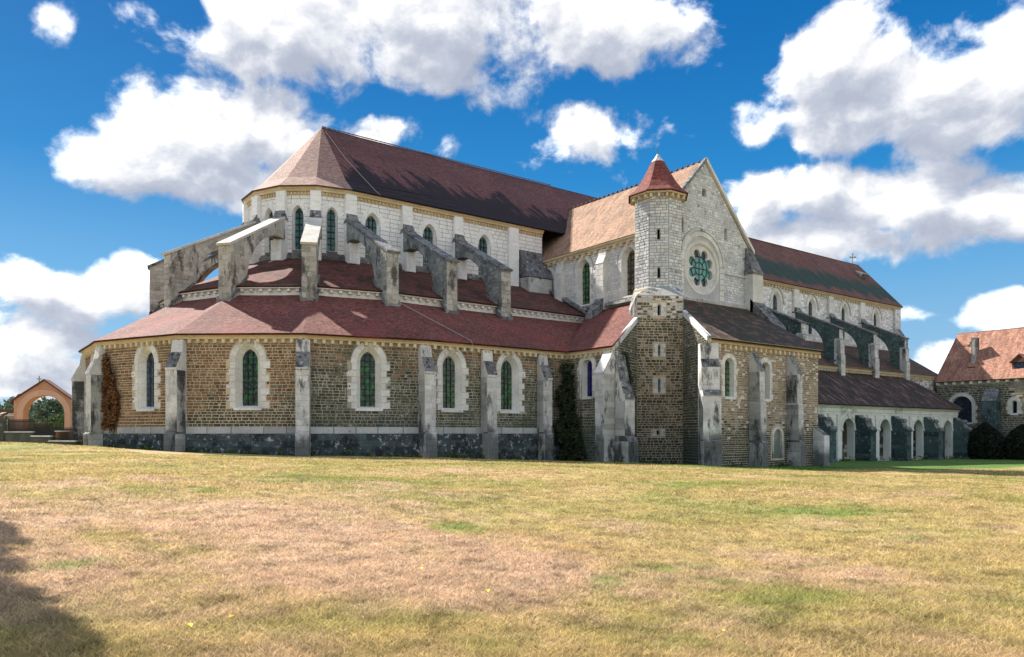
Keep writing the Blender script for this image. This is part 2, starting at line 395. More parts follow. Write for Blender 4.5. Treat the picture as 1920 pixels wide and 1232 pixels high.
def lawn_colour(t):
    pos = t.node('ShaderNodeNewGeometry').outputs['Position']
    p2 = t.vmath('MULTIPLY', pos, (1, 1, 0))
    n = t.noise(p2, 0.16, 5, 0.62, 0.4)
    c = t.ramp(n, [(0.28, (0.29, 0.21, 0.115)), (0.41, (0.295, 0.23, 0.118)), (0.51, (0.265, 0.218, 0.098)), (0.61, (0.20, 0.193, 0.073)), (0.75, (0.11, 0.15, 0.046))])
    # bare pinkish ground, strongest on the near left where people walk
    k = t.noise(t.vmath('ADD', p2, (17, 5, 0)), 0.22, 5, 0.65)
    x, y, _ = t.sep(pos)
    side = t.vmath('DOT_PRODUCT', pos, (0.42, -0.9, 0))
    tracks = t.noise(t.vmath('MULTIPLY', pos, (0.9, 0.07, 0)), 1.0, 4, 0.6)
    k = t.math('ADD', t.math('MULTIPLY', k, 0.72), t.math('MULTIPLY', tracks, 0.28))
    bare = t.math('ADD', k, t.smooth(t.vmath('LENGTH', t.vmath('SUBTRACT', p2, (1.5, 11, 0))), 13.0, 3.0, 0, 0.17))
    c = t.mix(t.smooth(bare, 0.53, 0.70, 0, 0.85), c, (0.34, 0.245, 0.185))
    g = t.noise(t.vmath('ADD', p2, (71, 23, 0)), 0.30, 6, 0.65)
    c = t.mix(t.smooth(g, 0.56, 0.68, 0, 0.75), c, (0.115, 0.165, 0.042))
    m_ = t.noise(t.vmath('ADD', p2, (7, 77, 0)), 1.6, 8, 0.78)
    c = t.mix(1.0, c, t.ramp(m_, [(0.34, (0.42, 0.40, 0.35)), (0.47, (0.98, 0.97, 0.96)), (0.66, (1.35, 1.32, 1.27))]), 'MULTIPLY')
    # the church's shade is painted into the lawn as a dark green strip
    gw = t.math('ADD', t.math('MULTIPLY', x, 0.16), t.math('MULTIPLY', t.math('SUBTRACT', t.noise(p2, 0.4, 3, 0.5), 0.5), 3.0))
    shade_edge = t.math('SUBTRACT', t.math('SUBTRACT', y, 26.5), t.math('MULTIPLY', gw, 0.0))
    west = t.smooth(x, 30, 44)
    c = t.mix(t.math('MULTIPLY', t.math('MULTIPLY', west, t.smooth(shade_edge, -1.0, 2.0)), 0.85), c, (0.04, 0.12, 0.022))
    return c, pos
m, t, b = material('lawn', 0.95, 0.1)
c, pos = lawn_colour(t)
nf = t.noise(pos, 7.0, 6, 0.75)
nf2 = t.noise(pos, 28.0, 4, 0.75)
c = t.mix(1.0, c, t.ramp(nf, [(0.28, (0.75, 0.73, 0.70)), (0.5, (1.2,) * 3), (0.72, (1.6, 1.57, 1.5))]), 'MULTIPLY')
c = t.mix(1.0, c, t.ramp(nf2, [(0.28, (0.60,) * 3), (0.72, (1.3,) * 3)]), 'MULTIPLY')
t.set(b.inputs['Base Color'], c)
bump(t, b, t.math('ADD', nf, t.math('MULTIPLY', nf2, 0.5)), 0.35, 0.04)
m, t, b = material('grass_blade', 0.9, 0.1)
c, pos = lawn_colour(t)
at = t.node('ShaderNodeAttribute', attribute_name='tone').outputs['Fac']
c = t.mix(1.0, c, t.ramp(at, [(0.0, (0.45, 0.43, 0.38)), (0.45, (1.35, 1.34, 1.28)), (1.0, (2.6, 2.55, 2.4))]), 'MULTIPLY')
t.set(b.inputs['Base Color'], c)
tr = t.node('ShaderNodeBsdfTranslucent')
t.set(tr.inputs['Color'], c)
ms = t.node('ShaderNodeMixShader')
ms.inputs[0].default_value = 0.45
t.l.new(b.outputs[0], ms.inputs[1]); t.l.new(tr.outputs[0], ms.inputs[2])
t.l.new(ms.outputs[0], [n for n in t.n if n.bl_idname == 'ShaderNodeOutputMaterial'][0].inputs[0])
stone_mat('far_field', [(0.30, 0.27, 0.10), (0.30, 0.27, 0.10)], 0.2, 0.05)

# ------------------------------------------------------------------ mesh helpers
class MB:
    """collects polygons and links them as one mesh object in world coordinates"""
    def __init__(s):
        s.v = []; s.f = []; s.m = []; s.uv = []; s.t = []
    def poly(s, pts, mat=0, uv=None, tone=None):
        i = len(s.v)
        s.v += [tuple(p) for p in pts]
        s.f.append(tuple(range(i, i + len(pts))))
        s.m.append(mat)
        s.uv += list(uv) if uv else [(0, 0)] * len(pts)
        s.t.append(R.random() if tone is None else tone)
    def hexa(s, b4, t4, mat=0, tone=None, bottom=True):
        tone = R.random() if tone is None else tone
        s.poly(t4, mat, tone=tone)
        if bottom: s.poly(b4[::-1], mat, tone=tone)
        for k in range(4):
            j = (k + 1) % 4
            s.poly([b4[k], b4[j], t4[j], t4[k]], mat, tone=tone)
    def box(s, c, sx, sy, sz, ang=0.0, mat=0, tone=None):
        """centre of the base, sizes, turn about z"""
        ca, sa = math.cos(ang), math.sin(ang)
        def P(a, b, h): return (c[0] + a * ca - b * sa, c[1] + a * sa + b * ca, c[2] + h)
        q = [(-sx / 2, -sy / 2), (sx / 2, -sy / 2), (sx / 2, sy / 2), (-sx / 2, sy / 2)]
        s.hexa([P(a, b, 0) for a, b in q], [P(a, b, sz) for a, b in q], mat, tone)
    def prism(s, pts, vec, mat=0, capmat=None):
        """polygon pts (3d) pushed along vec"""
        v = Vector(vec)
        top = [Vector(p) + v for p in pts]
        tone = R.random()
        s.poly(top, mat if capmat is None else capmat, tone=tone)
        s.poly([Vector(p) for p in pts][::-1], mat if capmat is None else capmat, tone=tone)
        n = len(pts)
        for k in range(n):
            j = (k + 1) % n
            s.poly([pts[k], pts[j], top[j], top[k]], mat, tone=tone)
    def tube(s, pts, r, n=6, mat=0, r2=None):
        pts = [Vector(p) for p in pts]
        rings = []
        tone = R.random()
        for i, p in enumerate(pts):
            d = (pts[min(i + 1, len(pts) - 1)] - pts[max(i - 1, 0)]).normalized()
            a = d.cross(Vector((0, 0, 1)) if abs(d.z) < 0.9 else Vector((1, 0, 0))).normalized()
            b = d.cross(a)
            rr = r if r2 is None else r + (r2 - r) * i / (len(pts) - 1)
            rings.append([p + a * rr * math.cos(2 * PI * k / n) + b * rr * math.sin(2 * PI * k / n) for k in range(n)])
        for i in range(len(rings) - 1):
            for k in range(n):
                j = (k + 1) % n
                s.poly([rings[i][k], rings[i][j], rings[i + 1][j], rings[i + 1][k]], mat, tone=tone)
        s.poly(rings[0][::-1], mat, tone=tone); s.poly(rings[-1], mat, tone=tone)
    def obj(s, name, mats, parent=None, smooth=False, fix=True):
        me = bpy.data.meshes.new(name)
        me.from_pydata(s.v, [], s.f)
        if isinstance(mats, str): mats = [mats]
        for k in mats: me.materials.append(MATS[k])
        me.polygons.foreach_set('material_index', s.m)
        ul = me.uv_layers.new(name='UVMap')
        ul.data.foreach_set('uv', np.array(s.uv, dtype=np.float32).ravel())
        a = me.attributes.new('tone', 'FLOAT', 'FACE')
        a.data.foreach_set('value', np.array(s.t, dtype=np.float32))
        if smooth: me.polygons.foreach_set('use_smooth', [True] * len(me.polygons))
        me.update()
        o = bpy.data.objects.new(name, me)
        COL.objects.link(o)
        attach(o, parent)
        return o
def attach(o, parent):
    if parent is not None:
        o.parent = parent
        o.matrix_parent_inverse = Matrix.Translation(-WORLD_LOC.get(parent.name, Vector((0, 0, 0))))
WORLD_LOC = {}
def thing(name, label, cat, loc, group=None):
    o = bpy.data.objects.new(name, None)
    COL.objects.link(o)
    o.empty_display_size = 0.5
    o.location = loc
    WORLD_LOC[o.name] = Vector(loc)
    return tag(o, label, cat, group)
def tag(o, label, cat, group=None):
    o['label'] = label
    o['category'] = cat
    if group: o['group'] = group
    return o

# ---- ground height
GX = [-60, 0, 8, 20, 30, 40, 50, 60, 75, 105, 140, 400]
GZ = [-0.70, -0.88, -1.12, -1.50, -1.82, -2.25, -2.55, -2.80, -3.05, -3.40, -3.5, -3.6]
def G(x, y):
    x = np.asarray(x, float); y = np.asarray(y, float)
    z = np.interp(x, GX, GZ)
    z = z - 0.80 * np.exp(-(x * x + y * y) / 18.0 ** 2)
    z = z + 0.42 * np.exp(-((x - 2.4) ** 2 + (y - 56.5) ** 2) / 6.5 ** 2)
    z = z + 0.07 * np.sin(0.31 * x + 0.17 * y) * np.sin(0.23 * y - 0.11 * x + 1) + 0.035 * np.sin(0.9 * x - 0.5 * y) * np.sin(0.7 * y + 0.4 * x)
    d = (x * 0.45 + y * 0.9)
    z = z + 0.06 * np.exp(-((d - 40 - 1.5 * np.sin(x * 0.22)) / 2.6) ** 2) * (x < 34)
    far = np.clip((np.hypot(x, y) - 110) / 200, 0, 1)
    return z * (1 - far) + far * -0.7
def g(x, y): return float(G(x, y))

# ---- walls: p0 -> p1 seen from outside runs left to right; s metres along, z up, out metres outwards
class Wall:
    def __init__(s, p0, p1, z0, z1, holes=(), lim=None):
        s.p0 = Vector((*p0, 0)); s.p1 = Vector((*p1, 0))
        s.L = (s.p1 - s.p0).length
        s.d = (s.p1 - s.p0) / s.L
        s.n = Vector((s.d.y, -s.d.x, 0))
        s.z0, s.z1 = z0, z1
        s.holes = list(holes)
        s.lim = lim
    def P(s, a, z, o=0.0):
        q = s.p0 + s.d * a + s.n * o
        return Vector((q.x, q.y, z))
    def range(s, z):
        return s.lim(z) if s.lim else (0.0, s.L)
class Hole:
    """arched opening: centre c, sill zb, springing zs, crown za, half width w"""
    def __init__(s, c, zb, zs, za, w):
        s.c, s.zb, s.zs, s.za, s.w = c, zb, zs, za, w
        h = za - zs
        s.r = (w * w + h * h) / (2 * w) if h > 0 else w
    def hw(s, z, t=0.0):
        """half width at height z of the outline grown by t"""
        if z < s.zb - t or z > s.za + t * 1.3: return 0.0
        if z <= s.zs: return s.w + t
        q = (s.r + t) ** 2 - (z - s.zs) ** 2
        return max(0.0, s.w - s.r + math.sqrt(q)) if q > 0 else 0.0
    def right(s, n=6, t=0.0):
        """points of the right half of the arch from springing to crown"""
        R_ = s.r + t
        zc = math.sqrt(max(0.0, R_ * R_ - (s.r - s.w) ** 2))
        a1 = math.atan2(zc, s.r - s.w)
        return [(s.w - s.r + R_ * math.cos(a1 * k / n), s.zs + R_ * math.sin(a1 * k / n)) for k in range(n + 1)]
    def outline(s, n=6):
        rt = s.right(n)
        pts = [(-s.w, s.zb), (s.w, s.zb)] + rt + [(-x, z) for x, z in rt[-2::-1]]
        return [(s.c + x, z) for x, z in pts]
class Circle:
    """round opening"""
    def __init__(s, c, z, r): s.c, s.zs, s.r, s.zb, s.za, s.w = c, z, r, z - r, z + r, r
    def hw(s, z, t=0.0): return math.sqrt(max(0.0, (s.r + t) ** 2 - (z - s.zs) ** 2))
    def right(s, n=6, t=0.0): return [(0, s.zs - s.r * math.cos(PI * k / 24)) for k in range(25)]
def wall_mesh(mb, wl, mat=0, out=0.0):
    zs = {wl.z0, wl.z1}
    for h in wl.holes:
        zs |= {h.zb, h.zs} | {z for _, z in h.right(6)}
    if wl.lim:
        zs |= {wl.z0 + (wl.z1 - wl.z0) * k / 12 for k in range(13)}
    zs = sorted(z for z in zs if wl.z0 <= z <= wl.z1)
    for a, b in zip(zs, zs[1:]):
        if b - a < 1e-4: continue
        la, lb = wl.range(a), wl.range(b)
        lefts = [(la[0], lb[0])]
        rights = []
        for h in sorted(wl.holes, key=lambda h: h.c):
            if a >= h.zb - 1e-5 and b <= h.za + 1e-5:
                wa = h.hw(min(max(a, h.zb), h.za)); wb = h.hw(min(b, h.za)) if b < h.za - 1e-5 else 0.0
                rights.append((h.c - wa, h.c - wb)); lefts.append((h.c + wa, h.c + wb))
        rights.append((la[1], lb[1]))
        for (l, r_) in zip(lefts, rights):
            if r_[0] - l[0] < 1e-4 and r_[1] - l[1] < 1e-4: continue
            mb.poly([wl.P(l[0], a, out), wl.P(r_[0], a, out), wl.P(r_[1], b, out), wl.P(l[1], b, out)], mat)

# ---- pieces: stones, quoins, voussoirs, corbels ...; the ~300 of a kind that show largest become objects
class Pieces:
    def __init__(s, root, cap=280):
        s.root = root; s.cap = cap; s.rec = {}
    def add(s, kind, mat, parent, base4, vec, inset=0.012, jit=0.0):
        """base4: four points, ccw seen from outside; vec: how far the piece stands out"""
        s.rec.setdefault(kind, []).append((mat, parent, [Vector(p) for p in base4], Vector(vec), inset, jit))
    def build(s):
        for kind, rec in s.rec.items():
            size = []
            for (mat, par, b4, vec, ins, jit) in rec:
                c = (b4[0] + b4[1] + b4[2] + b4[3]) / 4 + vec
                n = (b4[1] - b4[0]).cross(b4[3] - b4[0])
                ar = n.length
                view = -c
                face = n.normalized().dot(view.normalized()) if ar > 0 else 0
                fwd = c.x * CA + c.y * SA
                inside = abs(c.x * SA - c.y * CA) < 0.69 * fwd
                size.append(ar * max(0.0, face) / c.length_squared if inside else 0.0)
            order = sorted(range(len(rec)), key=lambda i: -size[i])
            big = set(i for i in order[:s.cap] if size[i] > 0)
            rest = MB(); rmats = []
            cache = {}
            for i, (mat, par, b4, vec, ins, jit) in enumerate(rec):
                c = (b4[0] + b4[1] + b4[2] + b4[3]) / 4
                t4 = []
                rr = random.Random(i * 7 + 3)
                for p in b4:
                    q = p + (c - p).normalized() * ins * 1.4 + vec * (1 + (rr.random() - 0.5) * jit)
                    if jit: q += (c - p) * (rr.random() * 0.10)
                    t4.append(q)
                if i in big:
                    ex = b4[1] - b4[0]; ez = b4[3] - b4[0]
                    para = (b4[0] + ex + ez - b4[2]).length < 1e-4 and abs(ex.normalized().dot(ez.normalized())) < 0.01 and abs(ex.normalized().dot(vec.normalized())) < 0.01 and abs(ez.normalized().dot(vec.normalized())) < 0.01
                    if para:
                        key = (mat, i % 5 if jit else 0, round(ex.length / max(ez.length, 1e-6) * 3), round(vec.length, 2))
                        M = Matrix(((ex.x, ez.x, vec.x, c.x), (ex.y, ez.y, vec.y, c.y), (ex.z, ez.z, vec.z, c.z), (0, 0, 0, 1)))
                        me = cache.get(key)
                        if me is None:
                            Mi = M.inverted()
                            me = hex_mesh(kind, [Mi @ p for p in b4], [Mi @ p for p in t4], mat)
                            cache[key] = me
                        o = bpy.data.objects.new(kind, me)
                        COL.objects.link(o)
                        attach(o, par)
                        o.matrix_basis = M
                    else:
                        me = hex_mesh(kind, b4, t4, mat)
                        o = bpy.data.objects.new(kind, me)
                        COL.objects.link(o)
                        attach(o, par)
                else:
                    if mat not in rmats: rmats.append(mat)
                    rest.hexa(b4, t4, rmats.index(mat), bottom=False)
            if rest.f:
                o = rest.obj(kind, rmats, s.root)
                o['kind'] = 'stuff'
def hex_mesh(name, b4, t4, mat):
    me = bpy.data.meshes.new(name)
    me.from_pydata([tuple(p) for p in b4 + t4], [], [(4, 5, 6, 7), (3, 2, 1, 0), (0, 1, 5, 4), (1, 2, 6, 5), (2, 3, 7, 6), (3, 0, 4, 7)])
    me.materials.append(MATS[mat])
    me.update()
    return me

def masonry(pc, wl, parent, kind, mats, z0, z1, ch, ln, joint=0.03, proud=0.025, jit=0.5, rngs=None, margin=None, skip=(), out=0.0):
    """courses of stones on a wall. ch, ln: (min, max) course height and stone length. margin(h, z): half width kept free at an opening"""
    z = z0
    while z < z1 - 0.05:
        h = min(R.uniform(*ch), z1 - z)
        if z1 - z - h < ch[0] * 0.5: h = z1 - z
        zm = z + h / 2
        la, lb = wl.range(z + 0.01), wl.range(z + h - 0.01)
        spans = [(max(la[0], lb[0]) + 0.01, min(la[1], lb[1]) - 0.01)]
        cuts = []
        for hl in wl.holes:
            k = max(margin(hl, z + 0.02), margin(hl, z + h - 0.02)) if margin else max(hl.hw(z), hl.hw(z + h))
            if k > 0: cuts.append((hl.c - k, hl.c + k))
        for (a, b, c, d) in skip:
            if z + h > c and z < d: cuts.append((a, b))
        for a, b in cuts:
            ns = []
            for (p, q) in spans:
                if b <= p or a >= q: ns.append((p, q)); continue
                if a > p: ns.append((p, a))
                if b < q: ns.append((b, q))
            spans = ns
        for (p, q) in spans:
            s_ = p
            while q - s_ > 0.05:
                l = R.uniform(*ln)
                if q - s_ - l < ln[0] * 0.6: l = q - s_
                j = joint / 2
                wob = joint * 0.35 if jit else 0
                b4 = [wl.P(s_ + j + R.uniform(0, wob), z + j + R.uniform(0, wob), out), wl.P(s_ + l - j, z + j, out), wl.P(s_ + l - j, z + h - j, out), wl.P(s_ + j, z + h - j, out)]
                b4[3] = b4[0] + (b4[2] - b4[1]); b4[1].z = b4[0].z
                b4[3] = Vector((b4[0].x, b4[0].y, b4[2].z))
                if l > 2.5 * j:
                    mt = mats if isinstance(mats, str) else (mats(s_, zm) if callable(mats) else R.choice(mats))
                    pc.add(kind, mt, parent, b4, wl.n * proud * R.uniform(0.7, 1.4), 0.010, jit)
                s_ += l
        z += h

def window(pc, wl, h, gw, gzb, gza, depth, parent, glass, stone='limestone', quoins=True, qh=0.42, ql=(0.34, 0.60), vt=0.40, nv=5,
           proud=0.03, bars=(1, 5), barr=0.022, sill=True, name='window'):
    """splayed reveal, pane, glazing bars, jamb stones and arch stones round one opening"""
    g_ = Hole(h.c, gzb, gza - (h.za - h.zs) * gw / h.w, gza, gw)
    mb = MB()
    n = 7
    o1, o2 = h.outline(n), g_.outline(n)
    N = len(o1)
    for k in range(N):
        j = (k + 1) % N
        mb.poly([wl.P(*o1[k]), wl.P(*o1[j]), wl.P(o2[j][0], o2[j][1], -depth), wl.P(o2[k][0], o2[k][1], -depth)], 0)
        mb.poly([wl.P(o2[k][0], o2[k][1], -depth), wl.P(o2[j][0], o2[j][1], -depth), wl.P(o2[j][0], o2[j][1], -depth - 0.12), wl.P(o2[k][0], o2[k][1], -depth - 0.12)], 0)
    if sill:
        a = h.w + 0.10
        mb.hexa([wl.P(h.c - a, h.zb - 0.18, 0), wl.P(h.c - a, h.zb - 0.18, 0.10), wl.P(h.c + a, h.zb - 0.18, 0.10), wl.P(h.c + a, h.zb - 0.18, 0)][::-1],
                [wl.P(h.c - a, h.zb, 0), wl.P(h.c - a, h.zb - 0.03, 0.10), wl.P(h.c + a, h.zb - 0.03, 0.10), wl.P(h.c + a, h.zb, 0)][::-1], 0)
    win = mb.obj(name, stone, parent)
    mb = MB()
    mb.poly([wl.P(a, z, -depth - 0.08) for a, z in o2], 0)
    mb.obj('pane', glass, win)
    mb = MB()
    nb, nh = bars
    for k in range(1, nb + 1):
        x = -gw + 2 * gw * k / (nb + 1)
        top = gza - 0.02
        for q in range(40):
            if g_.hw(top) > abs(x): break
            top -= 0.05
        p = wl.P(h.c + x, gzb, -depth - 0.05)
        mb.prism([p - wl.d * barr, p + wl.d * barr, p + wl.d * barr + wl.n * 0.04, p - wl.d * barr + wl.n * 0.04], (0, 0, top - gzb))
    for k in range(1, nh + 1):
        z = gzb + (gza - gzb) * k / (nh + 0.6)
        a = g_.hw(z)
        if a > 0.04:
            mb.prism([wl.P(h.c - a, z - barr, -depth - 0.05), wl.P(h.c + a, z - barr, -depth - 0.05), wl.P(h.c + a, z - barr, -depth - 0.015), wl.P(h.c - a, z - barr, -depth - 0.015)], (0, 0, barr * 2))
    if mb.f: mb.obj('glazing_bars', 'iron', win)
    if quoins:
        z = h.zb - 0.04; k = 0
        while z < h.zs - 0.05:
            hh = min(qh, h.zs - z)
            if h.zs - z - hh < qh * 0.5: hh = h.zs - z
            for sd in (-1, 1):
                L = ql[(k + (sd > 0)) % 2] * R.uniform(0.88, 1.12)
                a, b = (h.c + h.w, h.c + h.w + L) if sd > 0 else (h.c - h.w - L, h.c - h.w)
                pc.add('quoin', stone, win, [wl.P(a, z + 0.008), wl.P(b, z + 0.008), wl.P(b, z + hh - 0.008), wl.P(a, z + hh - 0.008)], wl.n * proud, 0.008)
            z += hh; k += 1
    if nv:
        ra, rb = h.right(nv, 0.0), h.right(nv, vt)
        for k in range(nv):
            for sd in (1, -1):
                q = [ra[k], rb[k], rb[k + 1], ra[k + 1]]
                if k == nv - 1 and sd == 1 and False: pass
                pts = [(h.c + sd * x, z) for x, z in q]
                if sd < 0: pts = [pts[1], pts[0], pts[3], pts[2]]
                pc.add('voussoir', stone, win, [wl.P(*p) for p in pts], wl.n * (proud + 0.002 * (k % 2)), 0.008)
    return win
def quoin_margin(ql=0.62, vt=0.42):
    def f(h, z):
        if z > h.zs: return h.hw(z, vt) if h.hw(z, vt) > 0 else 0.0
        if z < h.zb - 0.02: return 0.0
        return h.w + ql * (0.62 if int((z - h.zb) / 0.42) % 2 else 0.98)
    return f

def corbel_row(pc, wl, parent, z, mat='cornice_stone', step=0.55, w_=0.24, h_=0.30, d_=0.26, s0=0.15, s1=None, skip=()):
    s1 = wl.L - 0.15 if s1 is None else s1
    n = max(1, int(round((s1 - s0) / step)))
    for k in range(n + 1):
        a = s0 + (s1 - s0) * k / n
        if any(p < a < q for p, q in skip): continue
        b4 = [wl.P(a - w_ / 2, z), wl.P(a + w_ / 2, z), wl.P(a + w_ / 2, z + h_), wl.P(a - w_ / 2, z + h_)]
        pc.add('corbel', mat, parent, b4, wl.n * d_, 0.03)
def cornice(wl, parent, prof, mat='cornice_stone', s0=-0.0, s1=None, name='cornice', miter=(0, 0)):
    """prof: list of (out, z) outline, closed; run along the wall, ends mitred by tangent factors"""
    s1 = wl.L if s1 is None else s1
    mb = MB()
    a = [wl.P(s0 - miter[0] * o, z, o) for o, z in prof]
    b = [wl.P(s1 + miter[1] * o, z, o) for o, z in prof]
    n = len(prof)
    for k in range(n):
        j = (k + 1) % n
        mb.poly([a[k], b[k], b[j], a[j]], 0, tone=0.5)
    mb.poly(a, 0, tone=0.5); mb.poly(b[::-1], 0, tone=0.5)
    return mb.obj(name, mat, parent)

def buttress(pc, P, n, width, prof, parent, mats=('buttress_stone', 'weathered_cap'), zg=None, blocks=True, name='buttress', bh=0.40, cap_seg=(), bmat=None):
    """prof: (out, z) points from the foot upwards; the last joins the wall. Faces listed in cap_seg get the weathered material"""
    n = Vector((*n, 0)).normalized()
    d = Vector((-n.y, n.x, 0))                        # seen from outside, d points to the right
    P = Vector((*P[:2], 0))
    def Q(a, o, z): return P + d * a + n * o + Vector((0, 0, z))
    a = width / 2
    mb = MB()
    pts = [(-0.3, prof[0][1])] + list(prof) + [(-0.3, prof[-1][1])]
    for sd in (-1, 1):
        ring = [Q(sd * a, o, z) for o, z in pts]
        mb.poly(ring if sd > 0 else ring[::-1], 0, tone=0.4)
    for k in range(len(pts) - 1):
        (o1, z1), (o2, z2) = pts[k], pts[k + 1]
        mb.poly([Q(-a, o1, z1), Q(a, o1, z1), Q(a, o2, z2), Q(-a, o2, z2)], 1 if (k - 1) in cap_seg else 0, tone=0.4)
    ob = mb.obj(name, list(mats), parent)
    if blocks:
        for k in range(len(prof) - 1):
            (o1, z1), (o2, z2) = prof[k], prof[k + 1]
            if abs(o1 - o2) < 0.02 and z2 - z1 > 0.5:
                nz = max(1, int(round((z2 - z1) / bh)))
                hh = (z2 - z1) / nz
                for i in range(nz):
                    zz = z1 + i * hh
                    cut = R.uniform(-0.2, 0.2) * width if R.random() < 0.75 else None
                    segs = [(-a, cut), (cut, a)] if cut is not None else [(-a, a)]
                    mt = bmat if bmat else mats[0]
                    for (p, q) in segs:
                        pc.add('buttress_block', mt, ob, [Q(p + 0.008, o1, zz + 0.01), Q(q - 0.008, o1, zz + 0.01), Q(q - 0.008, o1, zz + hh - 0.01), Q(p + 0.008, o1, zz + hh - 0.01)], n * 0.022, 0.008, 0.2)
                    for sd in (-1, 1):               # side faces
                        f = [Q(sd * a, 0.01, zz + 0.003), Q(sd * a, o1 - 0.01, zz + 0.003), Q(sd * a, o1 - 0.01, zz + hh - 0.003), Q(sd * a, 0.01, zz + hh - 0.003)]
                        if sd > 0: f = [f[1], f[0], f[3], f[2]]
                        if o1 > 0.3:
                            pc.add('buttress_block', 'stained_shade_stone' if mats[0] == 'buttress_stone' else mt, ob, f, d * sd * 0.018, 0.003, 0.1)  # sides darker: lichen plus their shade in the colour
    return ob

def roof(mb, pts, mat=0, thick=0.13, eave=(0, 1)):
    """one sloping face, ccw from above; uv in metres with v = 0 on the eave edge"""
    pts = [Vector(p) for p in pts]
    e0, e1 = pts[eave[0]], pts[eave[1]]
    ux = (e1 - e0).normalized()
    nn = Vector((0, 0, 0))
    for k in range(len(pts)):
        a, b = pts[k], pts[(k + 1) % len(pts)]
        nn += a.cross(b)
    nn.normalize()
    if nn.z < 0: nn = -nn
    uy = nn.cross(ux)
    if uy.z < 0: uy = -uy
    off = R.uniform(0, 50)
    ln = max((pts[1] - pts[0]).length, (pts[2] - pts[3]).length) if len(pts) == 4 else 0
    if ln > 4.0:
        nu, nv_ = max(4, int(ln / 1.2)), 7
        ph = R.uniform(0, 9)
        grid = []
        for j in range(nv_ + 1):
            f = j / nv_
            row = []
            for i in range(nu + 1):
                e = i / nu
                p = (pts[0] * (1 - e) + pts[1] * e) * (1 - f) + (pts[3] * (1 - e) + pts[2] * e) * f
                s_ = p.x + p.y
                k = math.sin(0.9 * s_ + 2.1 * j + ph) + 0.7 * math.sin(2.3 * s_ - 1.3 * j + 2 * ph) + 0.5 * math.sin(0.35 * s_ + ph)
                edge = min(1.0, 4 * e, 4 * (1 - e)) * min(1.0, 3 * f + 0.25, 3 * (1 - f) + 0.12)
                row.append(p + nn * 0.035 * k * edge - Vector((0, 0, 1)) * (0.012 * ln * 0.3 * math.sin(PI * e) * f))
            grid.append(row)
        UV = lambda p: ((p - e0).dot(ux) + off, (p - e0).dot(uy))
        for j in range(nv_):
            for i in range(nu):
                q = [grid[j][i], grid[j][i + 1], grid[j + 1][i + 1], grid[j + 1][i]]
                mb.poly(q, mat, [UV(p) for p in q])
        low = [p - nn * thick for p in pts]
        mb.poly(low[::-1], mat, [UV(p) for p in low[::-1]])
        rim = [grid[0][i] for i in range(nu + 1)]
        for i in range(nu):
            a, b = grid[0][i], grid[0][i + 1]
            mb.poly([a, a - nn * thick, b - nn * thick, b], mat, [UV(a), UV(a), UV(b), UV(b)])
        for c in (0, nu):
            for j in range(nv_):
                a, b = grid[j][c], grid[j + 1][c]
                mb.poly([a, a - nn * thick, b - nn * thick, b], mat, [UV(a), UV(a), UV(b), UV(b)])
        return
    uv = [((p - e0).dot(ux) + off, (p - e0).dot(uy)) for p in pts]
    mb.poly(pts, mat, uv)
    low = [p - nn * thick for p in pts]
    mb.poly(low[::-1], mat, uv[::-1])
    for k in range(len(pts)):
        j = (k + 1) % len(pts)
        mb.poly([pts[k], low[k], low[j], pts[j]], mat, [uv[k], uv[k], uv[j], uv[j]])

# ------------------------------------------------------------------ the ground
def build_ground():
    xs = []
    mb_v = []; mb_f = []
    rings = [0.0] + list(np.geomspace(1.5, 130, 70)) + [180, 260, 400, 700, 1200, 2200]
    nseg = 160
    vs = [(0, 0, g(0, 0))]
    for r in rings[1:]:
        a = np.linspace(0, 2 * PI, nseg, endpoint=False)
        x, y = r * np.cos(a), r * np.sin(a)
        z = G(x, y)
        vs += list(zip(x.tolist(), y.tolist(), z.tolist()))
    fs = [(0, 1 + k, 1 + (k + 1) % nseg) for k in range(nseg)]
    for i in range(len(rings) - 2):
        b0, b1 = 1 + i * nseg, 1 + (i + 1) * nseg
        for k in range(nseg):
            j = (k + 1) % nseg
            fs.append((b0 + k, b1 + k, b1 + j, b0 + j))
    me = bpy.data.meshes.new('lawn')
    me.from_pydata(vs, [], fs)
    me.materials.append(MATS['lawn'])
    me.polygons.foreach_set('use_smooth', [True] * len(me.polygons))
    o = bpy.data.objects.new('lawn', me)
    COL.objects.link(o)
    o['kind'] = 'structure'
build_ground()

# ------------------------------------------------------------------ the abbey church
CX, CY = 25.5, 62.0
def vt(r, k):
    t = k * PI / 7
    return (CX - r * math.sin(t), CY - r * math.cos(t))
def apse_wall(r, k, z0, z1, holes=()):
    return Wall(vt(r, k + 1), vt(r, k), z0, z1, holes)
FRZ = [(0.0, 18.70), (0.012, 18.70), (0.012, 19.05), (0.0, 19.05)]
church = thing('abbey_church', 'long stone abbey church with polygonal choir, flying buttresses, rose window and stair turret', 'church', (45, 56, g(45, 50)))
pc = Pieces(church)
RC, RA, RK = 17.8, 12.5, 6.0          # radii of chapels, ambulatory and clerestory
ZE, ZA0, ZA1, ZK0, ZK1 = 6.3, 9.55, 10.35, 13.9, 19.35
ZPL, ZPB = -0.05, 0.40                # plinth top and band top
CORN = lambda z, o=0.34: [(0.0, z - 0.34), (o * 0.55, z - 0.34), (o * 0.62, z - 0.22), (o, z - 0.14), (o + 0.04, z), (0.0, z)]

